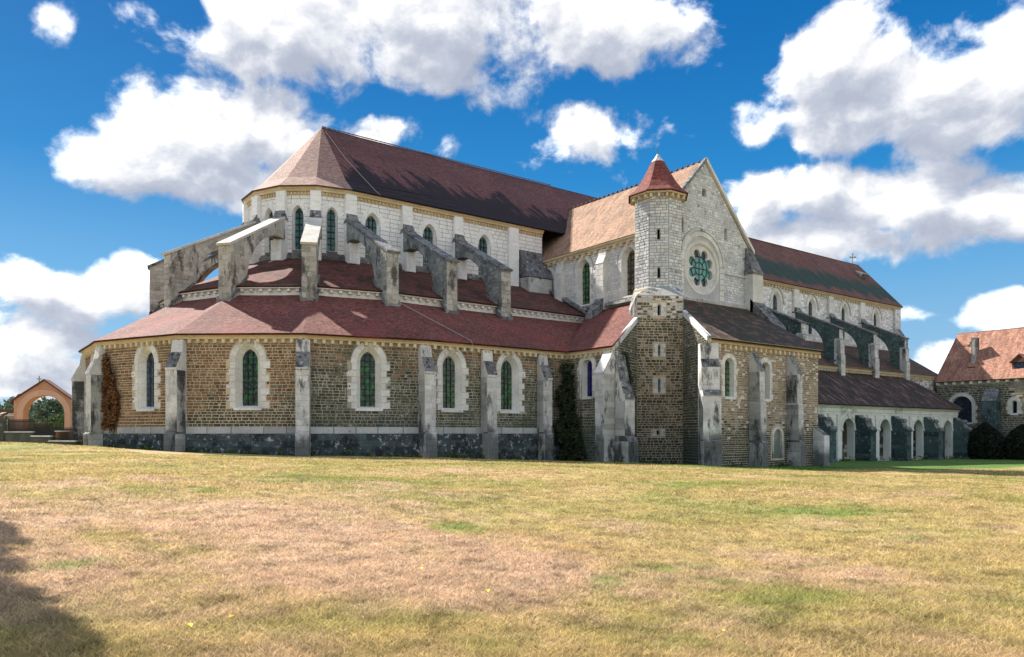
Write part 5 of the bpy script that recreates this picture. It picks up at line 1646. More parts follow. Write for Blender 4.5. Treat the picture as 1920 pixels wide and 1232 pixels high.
cornice(CW, clo, [(0.0, 2.05), (0.06, 2.05), (0.08, 2.30), (0.14, 2.34), (0.14, 2.72), (0.24, 2.78), (0.36, 2.92), (0.52, 3.0), (0.52, 3.14), (0.0, 3.14)], 'cloister_stone', name='entablature')
for x in (73.5 - 4.1, 77.55, 85.7, 93.75, 101.85):
    buttress(pq, (x, 44.5), (0, -1), 0.62, [(0.14, g(x, 44) - 0.2), (0.14, 2.04)], clo, mats=('cloister_stone', 'cloister_stone'), name='pilaster', bh=0.6)
for x in (73.5, 81.65, 89.75, 97.85, 106.0):
    zg = g(x, 43) - 0.3
    ob = buttress(pq, (x, 44.5), (0, -1), 1.15, [(1.95, zg), (1.95, zg + 0.5), (1.80, zg + 0.6), (1.80, 0.10), (1.92, 0.2), (1.92, 0.42), (1.50, 0.55), (1.30, 0.95), (1.15, 1.35), (0.85, 1.65), (0.55, 1.75), (0.35, 2.0)], clo, mats=('cloister_buttress_stone', 'weathered_cap'), cap_seg=(5, 6, 7, 8, 9, 10), bh=0.5)
    for k, (o_, z_, r_) in enumerate(((1.05, 1.45, 0.28), (1.66, 0.52, 0.22))):      # worn scrolls on top
        mb = MB()
        mb.tube([(x - 0.54, 44.5 - o_, z_), (x + 0.54, 44.5 - o_, z_)], r_, 10)
        mb.obj('scroll', 'weathered_cap', ob)
mb = MB()
roof(mb, [(58.0, 43.85, 3.12), (107.2, 43.85, 3.12), (104.2, 50.0, 7.65), (58.0, 50.0, 7.65)], 0)
mb.obj('roof', 'cloister_tiles', clo)
mb = MB()
roof(mb, [(107.2, 43.85, 3.12), (107.2, 50.0, 3.12), (104.2, 50.0, 7.65)], 0, eave=(0, 1))
mb.obj('roof', 'cloister_tiles', clo)
BW = Wall((66.0, 49.4), (106.6, 49.4), -3.5, 3.0)
mb = MB(); wall_mesh(mb, BW); bo = mb.obj('back_wall', 'green_wall', clo)
masonry(pq, BW, bo, 'block', ['green_wall', 'green_wall', 'cloister_stone'], -3.4, 2.9, (0.45, 0.6), (0.6, 1.2), joint=0.03, proud=0.02, jit=0.2)
mb = MB()
mb.poly([(106.6, 44.5, -3.6), (106.6, 50, -3.6), (106.6, 50, 3.1), (106.6, 44.5, 3.1)], 0)
mb.hexa([(66, 44.6, -3.5), (106.5, 44.6, -3.5), (106.5, 49.3, -3.5), (66, 49.3, -3.5)], [(66, 44.6, -3.2), (106.5, 44.6, -3.2), (106.5, 49.3, -3.2), (66, 49.3, -3.2)], 0)
mb.poly([(66, 43.9, 3.05), (66, 50, 3.05), (106.6, 50, 3.05), (106.6, 43.9, 3.05)], 0)
mb.obj('end_wall', 'cloister_stone', clo)
pq.build()

# ------------------------------------------------------------------ lay building on the right
hs_ = thing('stone_building', 'rubble stone monastery building with steep orange tiled roof, tall chimney and grilled arched window', 'building', (112, 40, g(112, 40)))
ph = Pieces(hs_)
HB = Wall((112.0, 49.4), (112.0, 12.0), -4.2, 7.2, [Hole(3.2, 1.4, 3.75, 5.1, 1.35), Hole(9.65, 2.55, 4.0, 4.3, 0.33), Hole(17, 2.55, 4.0, 4.3, 0.33)])
mb = MB(); wall_mesh(mb, HB); hw_ = mb.obj('wall', 'olive_mortar', hs_)
wn = window(ph, HB, HB.holes[0], 1.28, 1.45, 5.05, 0.4, hs_, 'lattice_glass', ql=(0.4, 0.75), qh=0.45, vt=0.45, nv=7, bars=(7, 6), barr=0.035, proud=0.05)
for h in HB.holes[1:]:
    window(ph, HB, h, 0.26, 2.65, 4.2, 0.4, hs_, 'dark_void', ql=(0.4, 0.6), qh=0.5, vt=0.45, nv=4, bars=(0, 0), proud=0.04)
masonry(ph, HB, hw_, 'stone', lambda s_, z: 'warm_rubble' if (s_ > 9 and z > 2.2 + R.uniform(-0.7, 0.7)) else 'olive_rubble', -4.0, 6.6, (0.22, 0.34), (0.4, 0.9), joint=0.07, proud=0.05, jit=0.9, margin=lambda h, z: (h.hw(z, 0.45) if z > h.zs else (h.w + 0.55 if z > h.zb else 0)))
corbel_row(ph, HB, hw_, 6.72, mat='limestone', step=1.1, w_=0.4, h_=0.42, d_=0.3)
buttress(ph, (112.0, 42.2), (-1, 0), 1.75, [(1.5, -4.2), (1.5, 4.2), (1.55, 4.3), (0.3, 6.0)], hs_, mats=('cloister_buttress_stone', 'weathered_cap'), cap_seg=(2,), bh=0.6)
mb = MB()
roof(mb, [(111.5, 49.6, 7.2), (111.5, 11.5, 7.2), (117.5, 11.5, 14.55), (117.5, 48.9, 14.55)], 0)
roof(mb, [(123.5, 11.5, 7.2), (123.5, 49.6, 7.2), (117.5, 48.9, 14.55), (117.5, 11.5, 14.55)], 0)
mb.obj('roof', 'house_tiles', hs_)
mb = MB()
mb.poly([(112, 49.4, -4.2), (123, 49.4, -4.2), (123, 49.4, 7.2), (117.5, 48.8, 14.4), (112, 49.4, 7.2)], 0)
mb.poly([(112, 12, -4.2), (123, 12, -4.2), (123, 12, 7.2), (117.5, 12, 14.4), (112, 12, 7.2)], 0)
mb.poly([(123, 12, -4.2), (123, 49.4, -4.2), (123, 49.4, 7.2), (123, 12, 7.2)], 0)
mb.obj('wall', 'olive_rubble', hs_)
def hr(y, x, h=0.0): return Vector((x, y, 7.2 + 7.35 * (x - 111.5) / 6.0 + h))
mb = MB()
mb.box((114.3, 45.35, 8.2), 1.5, 0.42, 4.95)
mb.box((114.3, 45.35, 13.15), 1.6, 0.5, 0.14)
ch = mb.obj('chimney', 'stained_shade_stone', hs_)
mb = MB(); mb.box((113.7, 45.35, 7.7), 1.4, 0.95, 1.5); mb.obj('chimney_base', 'house_tiles', hs_)
mb = MB()
mb.hexa([(112.6, 38.4, 8.2), (112.6, 40.2, 8.2), (114.2, 40.2, 8.2), (114.2, 38.4, 8.2)], [(112.6, 38.4, 9.4), (112.6, 40.2, 9.4), (114.2, 40.2, 9.4), (114.2, 38.4, 9.4)], 0)
dm = mb.obj('dormer', 'house_tiles', hs_)
mb = MB(); mb.box((112.59, 39.3, 8.45), 0.06, 1.2, 0.85); mb.obj('pane', 'lattice_glass', dm)
mb = MB()
roof(mb, [(112.3, 38.1, 9.35), (115.3, 38.1, 9.35), (115.3, 39.3, 10.5), (112.3, 39.3, 10.5)], 0, thick=0.08)
roof(mb, [(115.3, 40.5, 9.35), (112.3, 40.5, 9.35), (112.3, 39.3, 10.5), (115.3, 39.3, 10.5)], 0, thick=0.08)
mb.poly([(112.4, 38.2, 9.35), (112.4, 40.4, 9.35), (112.4, 39.3, 10.42)], 0)
mb.obj('dormer_roof', 'house_tiles', dm)
ph.build()
# sliver of another house seen between the church and that building
fh = thing('far_house', 'small orange rendered house glimpsed between the nave and the stone building', 'house', (139, 60, -3.6))
mb = MB(); mb.box((139, 61, -3.6), 6, 8, 10.2); mb.obj('wall', 'orange_planks', fh)
mb = MB(); roof(mb, [(135.6, 65.4, 6.5), (135.6, 56.6, 6.5), (139, 56.6, 9.5), (139, 65.4, 9.5)]); roof(mb, [(142.4, 56.6, 6.5), (142.4, 65.4, 6.5), (139, 65.4, 9.5), (139, 56.6, 9.5)]); mb.obj('roof', 'house_tiles', fh)

# ------------------------------------------------------------------ gateway and walls on the left
def cam_xy(F_, u):
    t = (u - 960) / 1407.
    return (F_ * (CA + t * SA), F_ * (SA - t * CA))
ga, gb = (4.35, 80.75), (8.75, 78.95)
gw_ = Wall(ga, gb, -0.9, 4.75, [Hole(2.42, -0.9, 1.75, 3.42, 1.67)], lim=lambda z: (0.0, 4.754) if z < 2.95 else (2.45 * (z - 2.95) / 1.8, 4.754 - 2.3 * (z - 2.95) / 1.8))
gate = thing('gateway_arch', 'pink rendered gabled gateway with a wide round arch and small cross on top', 'gateway', (*[(a + b) / 2 for a, b in zip(ga, gb)], g(6.5, 80)))
mb = MB(); wall_mesh(mb, gw_)
bk = Wall(tuple((gw_.p1 - gw_.n * 1.3)[:2]), tuple((gw_.p0 - gw_.n * 1.3)[:2]), -0.9, 4.75, [Hole(gw_.L - 2.42, -0.9, 1.75, 3.42, 1.67)], lim=lambda z: (0.0, 4.754) if z < 2.95 else (2.3 * (z - 2.95) / 1.8, 4.754 - 2.45 * (z - 2.95) / 1.8))
wall_mesh(mb, bk)
o = gw_.holes[0].outline(10)
for k in range(1, len(o)):
    j = (k + 1) % len(o)
    mb.poly([gw_.P(*o[k]), gw_.P(*o[j]), gw_.P(*o[j], -1.3), gw_.P(*o[k], -1.3)], 0)
for s_ in (0.0, gw_.L):
    mb.poly([gw_.P(s_, -0.9), gw_.P(s_, -0.9, -1.3), gw_.P(s_, 2.95, -1.3), gw_.P(s_, 2.95)], 0)
gwo = mb.obj('wall', 'pink_render', gate)
mb = MB()
h = gw_.holes[0]
ra, rb = h.right(12), h.right(12, 0.5)
for k in range(12):
    for sd in (1, -1):
        q = [(h.c + sd * x, z) for x, z in (ra[k], rb[k], rb[k + 1], ra[k + 1])]
        if sd < 0: q = [q[1], q[0], q[3], q[2]]
        mb.hexa([gw_.P(*p) for p in q], [gw_.P(*p, 0.05) for p in q], 0, tone=0.5)
for sd in (1, -1):
    a, b = sorted((h.c + sd * h.w, h.c + sd * (h.w + 0.5)))
    mb.hexa([gw_.P(a, -0.9), gw_.P(b, -0.9), gw_.P(b, 1.75), gw_.P(a, 1.75)], [gw_.P(a, -0.9, 0.05), gw_.P(b, -0.9, 0.05), gw_.P(b, 1.75, 0.05), gw_.P(a, 1.75, 0.05)], 0, tone=0.5)
mb.obj('arch_surround', 'pink_trim', gate)
mb = MB()
for (s0, z0, s1, z1) in ((-0.25, 2.80, 2.45, 4.78), (gw_.L + 0.25, 2.80, 2.45, 4.78)):
    q = [gw_.P(s0, z0, 0.15), gw_.P(s1, z1, 0.15), gw_.P(s1, z1, -1.45), gw_.P(s0, z0, -1.45)]
    if s0 > s1: q = q[::-1]
    mb.hexa(q[::-1], [p + Vector((0, 0, 0.12)) for p in q[::-1]], 0)
mb.obj('roof', 'house_tiles', gate)
mb = MB()
c0 = gw_.P(1.85, 4.35, -0.6)
mb.tube([c0, c0 + Vector((0, 0, 0.85))], 0.05, 5); mb.tube([c0 + Vector((-0.2, 0, 0.58)), c0 + Vector((0.2, 0, 0.58))], 0.045, 5)
mb.obj('cross', 'metal_cross', gate)
# iron gate leaf standing in the arch
ig = thing('iron_gate', 'tall thin iron gate standing open inside the gateway arch', 'gate', gw_.P(2.4, -0.85, -1.0))
for k in range(12):
    mb = MB(); p = gw_.P(2.95 + k * 0.09, -0.8, -0.9 - k * 0.02); mb.tube([p, p + Vector((0, 0, 2.1))], 0.018, 4); mb.obj('bar', 'iron', ig)
for z in (-0.7, 0.4, 1.25):
    mb = MB(); mb.tube([gw_.P(0.85, z, -0.9), gw_.P(4.0, z, -0.9)], 0.015, 4); mb.obj('rail', 'iron', ig)
mb = MB(); mb.tube([gw_.P(2.42, -0.8, -0.9), gw_.P(2.42, 2.0, -0.9)], 0.04, 5); mb.obj('post', 'iron', ig)

# boundary wall with a tiled pier at the far left
bwl = thing('boundary_wall', 'old garden wall end with a tiled red and white capped pier at the edge', 'wall', (*cam_xy(60, 6), -0.7))
mb = MB()
a, b = cam_xy(62, -60), cam_xy(59, 14)
w_ = Wall(a, b, -1.2, 1.55)
mb.hexa([w_.P(0, -1.2), w_.P(0, -1.2, -0.5), w_.P(w_.L, -1.2, -0.5), w_.P(w_.L, -1.2)], [w_.P(0, 1.45), w_.P(0, 1.45, -0.5), w_.P(w_.L, 1.35, -0.5), w_.P(w_.L, 1.35)], 0)
bo = mb.obj('wall', 'warm_rubble', bwl)
mb = MB(); q = w_.P(w_.L - 0.3, 0, 0.1); mb.box((q.x, q.y, -1.2), 0.55, 0.6, 2.55, 0.6); mb.obj('pier', 'olive_rubble', bwl)
for k in range(5):
    mb = MB(); q = w_.P(w_.L - 0.66 + k * 0.17, 0, 0.12)
    mb.tube([q + Vector((0, 0, 1.40)) + w_.n * 0.3, q + Vector((0, 0, 1.56)) - w_.n * 0.1], 0.10, 6); mb.obj('coping_tile', 'pale_coping' if k % 2 else 'house_tiles', bwl)
for k in range(6):
    mb = MB(); q = w_.P(w_.L - 2.6 + k * 0.19, 0, 0.02)
    mb.tube([q + Vector((0, 0, 1.2)) + w_.n * 0.2, q + Vector((0, 0, 1.55)) - w_.n * 0.2], 0.10, 6); mb.obj('coping_tile', 'house_tiles' if k % 2 else 'pale_coping', bwl)
bh_ = thing('garden_shed', 'grey roofed outbuilding behind the wall beside the gateway', 'shed', (*cam_xy(72, 10), -0.7))
mb = MB(); c = cam_xy(74, 0); mb.box((c[0], c[1], -0.8), 2.6, 3, 2.75, 0.5); mb.obj('wall', 'white_plaster', bh_)
mb = MB(); mb.box((c[0], c[1], 1.95), 3.0, 3.4, 0.35, 0.5); mb.obj('roof', 'bark', bh_)

# stepped low wall carrying the railings
pts = [(57.5, 15), (55.8, 64), (54.2, 98), (52.6, 144)]
tops = [0.04, -0.27, -0.61]
lw = thing('low_wall', 'stepped dark low wall with pale coping under the railings', 'wall', (*cam_xy(55.5, 70), g(*cam_xy(55.5, 70))))
secs = []
for i in range(3):
    a, b = cam_xy(*pts[i]), cam_xy(pts[i + 1][0], pts[i + 1][1] + 3)
    w_ = Wall(a, b, -1.7, tops[i]); secs.append((w_, tops[i]))
    mb = MB(); mb.hexa([w_.P(0, -1.7, -0.2), w_.P(w_.L, -1.7, -0.2), w_.P(w_.L, -1.7, 0.2), w_.P(0, -1.7, 0.2)][::-1], [w_.P(0, tops[i], -0.2), w_.P(w_.L, tops[i], -0.2), w_.P(w_.L, tops[i], 0.2), w_.P(0, tops[i], 0.2)][::-1]); mb.obj('wall_section', 'dark_low_wall', lw)
    n_ = 3
    for k in range(n_):
        mb = MB(); s0, s1 = w_.L * k / n_ - (0.05 if k == 0 else 0), w_.L * (k + 1) / n_ - 0.01
        mb.hexa([w_.P(s0, tops[i], -0.27), w_.P(s1, tops[i], -0.27), w_.P(s1, tops[i], 0.27), w_.P(s0, tops[i], 0.27)][::-1], [w_.P(s0, tops[i] + 0.09, -0.25), w_.P(s1, tops[i] + 0.09, -0.25), w_.P(s1, tops[i] + 0.09, 0.25), w_.P(s0, tops[i] + 0.09, 0.25)][::-1]); mb.obj('coping_stone', 'pale_coping', lw)
a, b = cam_xy(52.6, 144), cam_xy(51.9, 171)
secs.append((Wall(a, b, -1.7, -1.12), -1.12))
labs = ['spiked iron railing on the highest step of the low wall, by the tiled pier', 'spiked iron railing on the middle step of the low wall, before the gateway', 'spiked iron railing on the lowest step, in front of the orange planks', 'spiked iron railing standing on the ground against the church wall']
for i, (w_, tp) in enumerate(secs):
    rl = thing('iron_railing', labs[i], 'railing', w_.P(w_.L / 2, tp + 0.09 if i < 3 else tp), 'iron railings by the gateway')
    z0 = tp + 0.09 if i < 3 else -1.3
    z1 = tp + 1.0 if i < 3 else -0.2
    for k in range(int(w_.L / 0.13)):
        s_ = 0.06 + k * 0.13
        post = k == 0
        mb = MB(); mb.tube([w_.P(s_, z0), w_.P(s_, z1 - 0.08), w_.P(s_, z1 + (0.12 if post else 0.02))], 0.045 if post else 0.030, 4, r2=0.03 if post else 0.014); mb.obj('post' if post else 'bar', 'iron', rl)
    for z in (z0 + 0.12, z1 - 0.16):
        mb = MB(); mb.tube([w_.P(0, z), w_.P(w_.L, z)], 0.032, 4); mb.obj('rail', 'iron', rl)
# orange plank panel behind the lowest railing
pa, pb = cam_xy(54.0, 104), cam_xy(53.2, 131)
w_ = Wall(pa, pb, -0.62, 0.12)
wp = thing('plank_panel', 'orange varnished plank panel behind the lowest railing', 'wooden panel', w_.P(w_.L / 2, -0.9))
for k in range(7):
    mb = MB(); s0, s1 = w_.L * k / 7, w_.L * (k + 1) / 7 - 0.015
    mb.hexa([w_.P(s0, -0.9), w_.P(s0, -0.9, -0.05), w_.P(s1, -0.9, -0.05), w_.P(s1, -0.9)], [w_.P(s0, 0.1), w_.P(s0, 0.1, -0.05), w_.P(s1, 0.1, -0.05), w_.P(s1, 0.1)]); mb.obj('plank', 'orange_planks', wp)
mb = MB(); mb.hexa([w_.P(-0.05, 0.1, 0.04), w_.P(-0.05, 0.1, -0.1), w_.P(w_.L + 0.05, 0.1, -0.1), w_.P(w_.L + 0.05, 0.1, 0.04)], [w_.P(-0.05, 0.17, 0.04), w_.P(-0.05, 0.17, -0.1), w_.P(w_.L + 0.05, 0.17, -0.1), w_.P(w_.L + 0.05, 0.17, 0.04)]); mb.obj('cap_rail', 'pale_coping', wp)

# ------------------------------------------------------------------ plants
def leaf_cloud(name, mat, parent, pts, size, flat=None, seed=1):
    """small folded leaf faces at the given points"""
    rr = np.random.RandomState(seed)
    pts = np.asarray(pts, float)
    n = len(pts)
    d1 = rr.normal(size=(n, 3)); d1 /= np.linalg.norm(d1, axis=1)[:, None]
    d2 = rr.normal(size=(n, 3))
    if flat is not None:
        f = np.asarray(flat, float)
        d2 = f + 0.45 * d2
    d2 = np.cross(d1, d2); d2 /= np.linalg.norm(d2, axis=1)[:, None] + 1e-9
    s = size * rr.uniform(0.6, 1.4, n)[:, None]
    v = np.empty((n, 4, 3))
    v[:, 0] = pts - d1 * s; v[:, 1] = pts + d2 * s * 0.6; v[:, 2] = pts + d1 * s; v[:, 3] = pts - d2 * s * 0.6
    me = bpy.data.meshes.new(name)
    me.vertices.add(4 * n); me.vertices.foreach_set('co', v.ravel())
    me.loops.add(4 * n); me.loops.foreach_set('vertex_index', np.arange(4 * n, dtype=np.int32))
    me.polygons.add(n); me.polygons.foreach_set('loop_start', np.arange(0, 4 * n, 4, dtype=np.int32))
    try: me.polygons.foreach_set('loop_total', np.full(n, 4, dtype=np.int32))
    except Exception: pass
    me.materials.append(MATS[mat])
    a = me.attributes.new('tone', 'FLOAT', 'FACE'); a.data.foreach_set('value', rr.uniform(0, 1, n).astype(np.float32))
    me.update(calc_edges=True); me.validate()
    o = bpy.data.objects.new(name, me); COL.objects.link(o); attach(o, parent)
    return o
def blob_points(c, r, n, seed, clumps=26, shell=0.55):
    """points in clumps spread through an uneven crown"""
    rr = np.random.RandomState(seed)
    cc = rr.normal(size=(clumps, 3)); cc /= np.linalg.norm(cc, axis=1)[:, None]
    cc *= (shell + (1 - shell) * rr.uniform(0, 1, clumps))[:, None] * 0.85
    cr = rr.uniform(0.18, 0.36, clumps)
    k = rr.randint(0, clumps, n)
    p = rr.normal(size=(n, 3)); p /= np.linalg.norm(p, axis=1)[:, None]
    p *= (rr.uniform(0, 1, n) ** 0.5)[:, None] * cr[k][:, None]
    return (cc[k] + p) * np.asarray(r) + np.asarray(c)
# climbers on the church
def climber(name, label, mat, wl, s_rng, z_rng, shape, n, size, seed, depth=0.35):
    base = wl.P((s_rng[0] + s_rng[1]) / 2, z_rng[0], 0.2)
    t_ = thing(name, label, 'climbing plant', base)
    rr = np.random.RandomState(seed)
    P = []
    while len(P) < n:
        z = rr.uniform(*z_rng); f = (z - z_rng[0]) / (z_rng[1] - z_rng[0])
        a, b = shape(f)
        s_ = rr.uniform(s_rng[0], s_rng[1]); q = (s_ - s_rng[0]) / (s_rng[1] - s_rng[0])
        if q < a + rr.normal() * 0.06 or q > b + rr.normal() * 0.06: continue
        if math.sin(s_ * 5.1 + z * 2.3) + math.sin(z * 4.7 - s_ * 2.2) + rr.normal() * 0.5 < -0.55: continue
        P.append(wl.P(s_, z, 0.06 + rr.uniform(0, depth)))
    leaf_cloud('leaves', mat, t_, P, size, flat=wl.n, seed=seed)
    for k in range(5):
        mb = MB(); s_ = s_rng[0] + (s_rng[1] - s_rng[0]) * (0.3 + 0.1 * k)
        mb.tube([wl.P(s_, z_rng[0] - 0.2, 0.1), wl.P(s_ + 0.1 * math.sin(k), (z_rng[0] + z_rng[1]) / 2, 0.12), wl.P(s_ - 0.1, z_rng[1] * 0.9, 0.08)], 0.035, 5, r2=0.01); mb.obj('stem', 'bark', t_)
wb = apse_wall(RC, 2, -2.2, ZE)
climber('climbing_vine', 'dry rust brown creeper hanging beside the left corner buttress of the chapels', 'brown_vine_leaf', wb, (0.45, 2.3), (0.2, 5.4), lambda f: (0.05 + 0.25 * max(0, f - 0.7), 0.55 + 0.4 * math.sin(min(1, f * 1.2) * PI) - 0.35 * f), 4200, 0.09, 5, 0.3)
wb = Wall((35.65, 44.2), (38.3, 44.2), -2.4, ZE)
climber('climbing_ivy', 'dense black green ivy filling the corner between choir chapels and transept', 'dark_ivy_leaf', wb, (0.6, 2.65), (-1.9, 5.3), lambda f: (0.30 + 0.45 * f * f + 0.16 * math.sin(f * 17), 1.05), 4300, 0.12, 6, 0.8)
wb = Wall((38.3, 44.2), (38.3, 39.0), -2.6, ZE)
climber('climbing_ivy', 'ragged dark ivy creeping from the corner over the transept chapel wall below its blue window', 'dark_ivy_leaf', wb, (0.0, 2.6), (-2.0, 5.0), lambda f: (-0.1, 0.75 + 0.35 * (0.3 - f) - 0.4 * f), 3600, 0.11, 8, 0.55)
climber('climbing_ivy', 'small black ivy clump hanging high on the corner buttress by the stair tower', 'dark_ivy_leaf', W1, (0.9, 2.2), (3.6, 5.9), lambda f: (0.55 - 0.55 * f, 1.0 - 0.6 * f), 900, 0.08, 9, 0.4)
# clipped yews
for i, (u, F_, w_, h_, lab) in enumerate(((1847, 97.0, 2.15, 4.5, 'dark clipped yew with pointed top, between the cloister arcade and the building buttress'), (1918, 95.0, 2.0, 4.3, 'dark clipped yew cut off by the right edge of the picture'))):
    x, y = cam_xy(F_, u)
    z = g(x, y)
    t_ = thing('clipped_yew', lab, 'bush', (x, y, z), 'clipped yews by the stone building')
    rr = np.random.RandomState(30 + i)
    n = 9000
    f = rr.uniform(0, 1, n); an = rr.uniform(0, 2 * PI, n)
    prof_ = np.interp(f, [0, 0.12, 0.35, 0.6, 0.8, 0.92, 1.0], [0.86, 0.97, 1.0, 0.90, 0.62, 0.30, 0.05])
    r_ = w_ * prof_ * rr.uniform(0.88, 1.03, n)
    P = np.stack([x + r_ * np.cos(an), y + r_ * np.sin(an), z + 0.1 + f * h_], 1)
    leaf_cloud('foliage', 'yew_leaf', t_, P, 0.16, seed=31 + i)
    mb = MB()
    ks = [0, 0.12, 0.35, 0.6, 0.8, 0.92, 1.0]; kp = [0.86, 0.97, 1.0, 0.90, 0.62, 0.30, 0.02]
    for q in range(6):
        for k in range(20):
            a0, a1 = 2 * PI * k / 20, 2 * PI * (k + 1) / 20
            P4 = []
            for (ff, aa, pp) in ((ks[q], a0, kp[q]), (ks[q], a1, kp[q]), (ks[q + 1], a1, kp[q + 1]), (ks[q + 1], a0, kp[q + 1])):
                P4.append((x + w_ * 0.92 * pp * math.cos(aa), y + w_ * 0.92 * pp * math.sin(aa), z + 0.1 + ff * h_ * 0.97))
            mb.poly(P4, 0, tone=0.3)
    mb.obj('inner_foliage', 'yew_leaf', t_)
    mb = MB(); mb.tube([(x, y, z - 0.1), (x, y, z + 1.0)], 0.2, 7); mb.obj('trunk', 'bark', t_)

def tree(name, label, cat, x, y, h_, r_, mat, seed, n=2600, leaf=0.3, group=None, trunk=0.35, zc=None, rz=None):
    z = g(x, y)
    t_ = thing(name, label, cat, (x, y, z), group)
    mb = MB()
    mb.tube([(x, y, z - 0.2), (x + 0.1, y, z + h_ * 0.35), (x, y + 0.1, z + h_ * 0.75)], 0.022 * h_ + 0.05, 7, r2=0.03)
    rr = random.Random(seed)
    for k in range(6):
        a = rr.uniform(0, 2 * PI); zz = z + h_ * rr.uniform(0.3, 0.6)
        mb.tube([(x, y, zz), (x + r_ * 0.4 * math.cos(a), y + r_ * 0.4 * math.sin(a), zz + h_ * 0.14), (x + r_ * 0.75 * math.cos(a), y + r_ * 0.75 * math.sin(a), zz + h_ * 0.24)], 0.012 * h_, 5, r2=0.02)
    mb.obj('trunk', 'bark', t_)
    zc_ = z + h_ * (0.62 if zc is None else zc)
    rz_ = h_ * (0.40 if rz is None else rz)
    leaf_cloud('crown', mat, t_, blob_points((x, y, zc_), (r_, r_, rz_), n, seed), leaf, seed=seed)
    return t_
# trees seen through and beside the gateway
specs = [(115, 96, 6.6, 2.4, 'hazy_leaf', 'tall grey green tree inside the right half of the gateway arch'),
         (120, 78, 4.9, 2.6, 'hazy_leaf', 'round topped tree in the middle of the gateway arch'),
         (128, 62, 5.0, 3.2, 'hazy_leaf', 'broad dull tree in the left half of the gateway arch'),
         (92, 108, 3.6, 1.6, 'fresh_leaf', 'fresh light green bush tree low on the right in the gateway arch'),
         (88, 103, 2.6, 1.3, 'fresh_leaf', 'small bright green shrub beside the iron gate bars')]
for i, (F_, u, h_, r_, mt, lab) in enumerate(specs):
    x, y = cam_xy(F_, u)
    tree('tree', lab, 'tree', x, y, h_, r_, mt, 60 + i, n=2600, leaf=0.26 if h_ > 6 else 0.16, group='trees behind the gateway')
x, y = cam_xy(90, 70)
hd = thing('yellow_hedge', 'yellow green hedge low behind the gateway arch', 'hedge', (x, y, g(x, y)))
leaf_cloud('foliage', 'yellow_leaf', hd, blob_points((x, y, 0.3), (3.4, 1.2, 1.1), 4200, 77, 40, 0.3), 0.12, seed=78)
mb = MB(); mb.tube([(x, y, -0.9), (x, y, 0.3)], 0.08, 5); mb.obj('stem', 'bark', hd)
# wooded hill on the horizon
P = []
rr = np.random.RandomState(90)
for k in range(150):
    u = rr.uniform(-420, 330); F_ = rr.uniform(230, 330)
    x, y = cam_xy(F_, u)
    top_ = 9 + 3 * math.sin(u * 0.011) + rr.uniform(-2.0, 2.0)
    P.append(blob_points((x, y, top_ - 5.5), (8, 8, 6.5), 420, 900 + k, 16, 0.4))
wd = leaf_cloud('far_woods', 'hazy_leaf', None, np.concatenate(P), 0.85, seed=91)
wd['kind'] = 'stuff'
# tree standing left of the viewer, whose shade falls on the near lawn
def rel(F_, R_): return (F_ * CA + R_ * SA, F_ * SA - R_ * CA)
for i, (F_, R_, h_, r_, lab) in enumerate(((10.4, -11.6, 12.2, 2.1, 'leafy tree just out of frame whose shade darkens the near left lawn'), (15.8, -15.6, 12.0, 1.6, 'slimmer leafy tree behind it, out of frame, shading the left edge of the lawn'))):
    x, y = rel(F_, R_)
    tree('shade_tree', lab, 'tree', x, y, h_, r_, 'shade_leaf', 120 + i, n=9500, leaf=0.19, group='trees left of the lawn', zc=0.66, rz=0.36)

# ------------------------------------------------------------------ grass
def grass():
    rr = np.random.RandomState(4)
    n = 190000
    F_ = 5.0 * (62 / 5.0) ** rr.uniform(0, 1, n) ** 1.15
    t_ = rr.uniform(-1.15, 1.15, n)
    x = F_ * (CA + t_ * SA); y = F_ * (SA - t_ * CA)
    ok = (y < 41) | (x < 8)
    x, y, F_ = x[ok], y[ok], F_[ok]; n = len(x)
    nb = 6
    k = nb * n
    bx_ = np.repeat(x, nb) + rr.normal(size=k) * np.repeat(0.012 * F_ ** 0.7 + 0.015, nb)
    by_ = np.repeat(y, nb) + rr.normal(size=k) * np.repeat(0.012 * F_ ** 0.7 + 0.015, nb)
    bz_ = G(bx_, by_)
    FF = np.repeat(F_, nb)
    tuft = np.repeat(rr.uniform(0, 1, n), nb)
    hgt = (0.013 + 0.030 * rr.uniform(0, 1, k)) * (1 + 0.012 * FF) * (0.6 + 0.8 * tuft)
    wid = 0.0018 + 0.0005 * FF
    an = rr.uniform(0, 2 * PI, k); ln = hgt * rr.uniform(0.6, 2.2, k); la = rr.uniform(0, 2 * PI, k)
    v = np.empty((k, 3, 3), np.float32)
    v[:, 0, 0] = bx_ - wid * np.cos(an); v[:, 0, 1] = by_ - wid * np.sin(an); v[:, 0, 2] = bz_ - 0.004
    v[:, 1, 0] = bx_ + wid * np.cos(an); v[:, 1, 1] = by_ + wid * np.sin(an); v[:, 1, 2] = bz_ - 0.004
    v[:, 2, 0] = bx_ + ln * np.cos(la); v[:, 2, 1] = by_ + ln * np.sin(la); v[:, 2, 2] = bz_ + hgt
    me = bpy.data.meshes.new('grass')
    me.vertices.add(3 * k); me.vertices.foreach_set('co', v.ravel())
    me.loops.add(3 * k); me.loops.foreach_set('vertex_index', np.arange(3 * k, dtype=np.int32))
    me.polygons.add(k); me.polygons.foreach_set('loop_start', np.arange(0, 3 * k, 3, dtype=np.int32))
    me.materials.append(MATS['grass_blade'])
    a = me.attributes.new('tone', 'FLOAT', 'FACE'); a.data.foreach_set('value', np.clip(0.5 * tuft + 0.5 * rr.uniform(0, 1, k), 0, 1).astype(np.float32))
    me.update(calc_edges=True)
    o = bpy.data.objects.new('grass', me); COL.objects.link(o)
    o['kind'] = 'stuff'
grass()
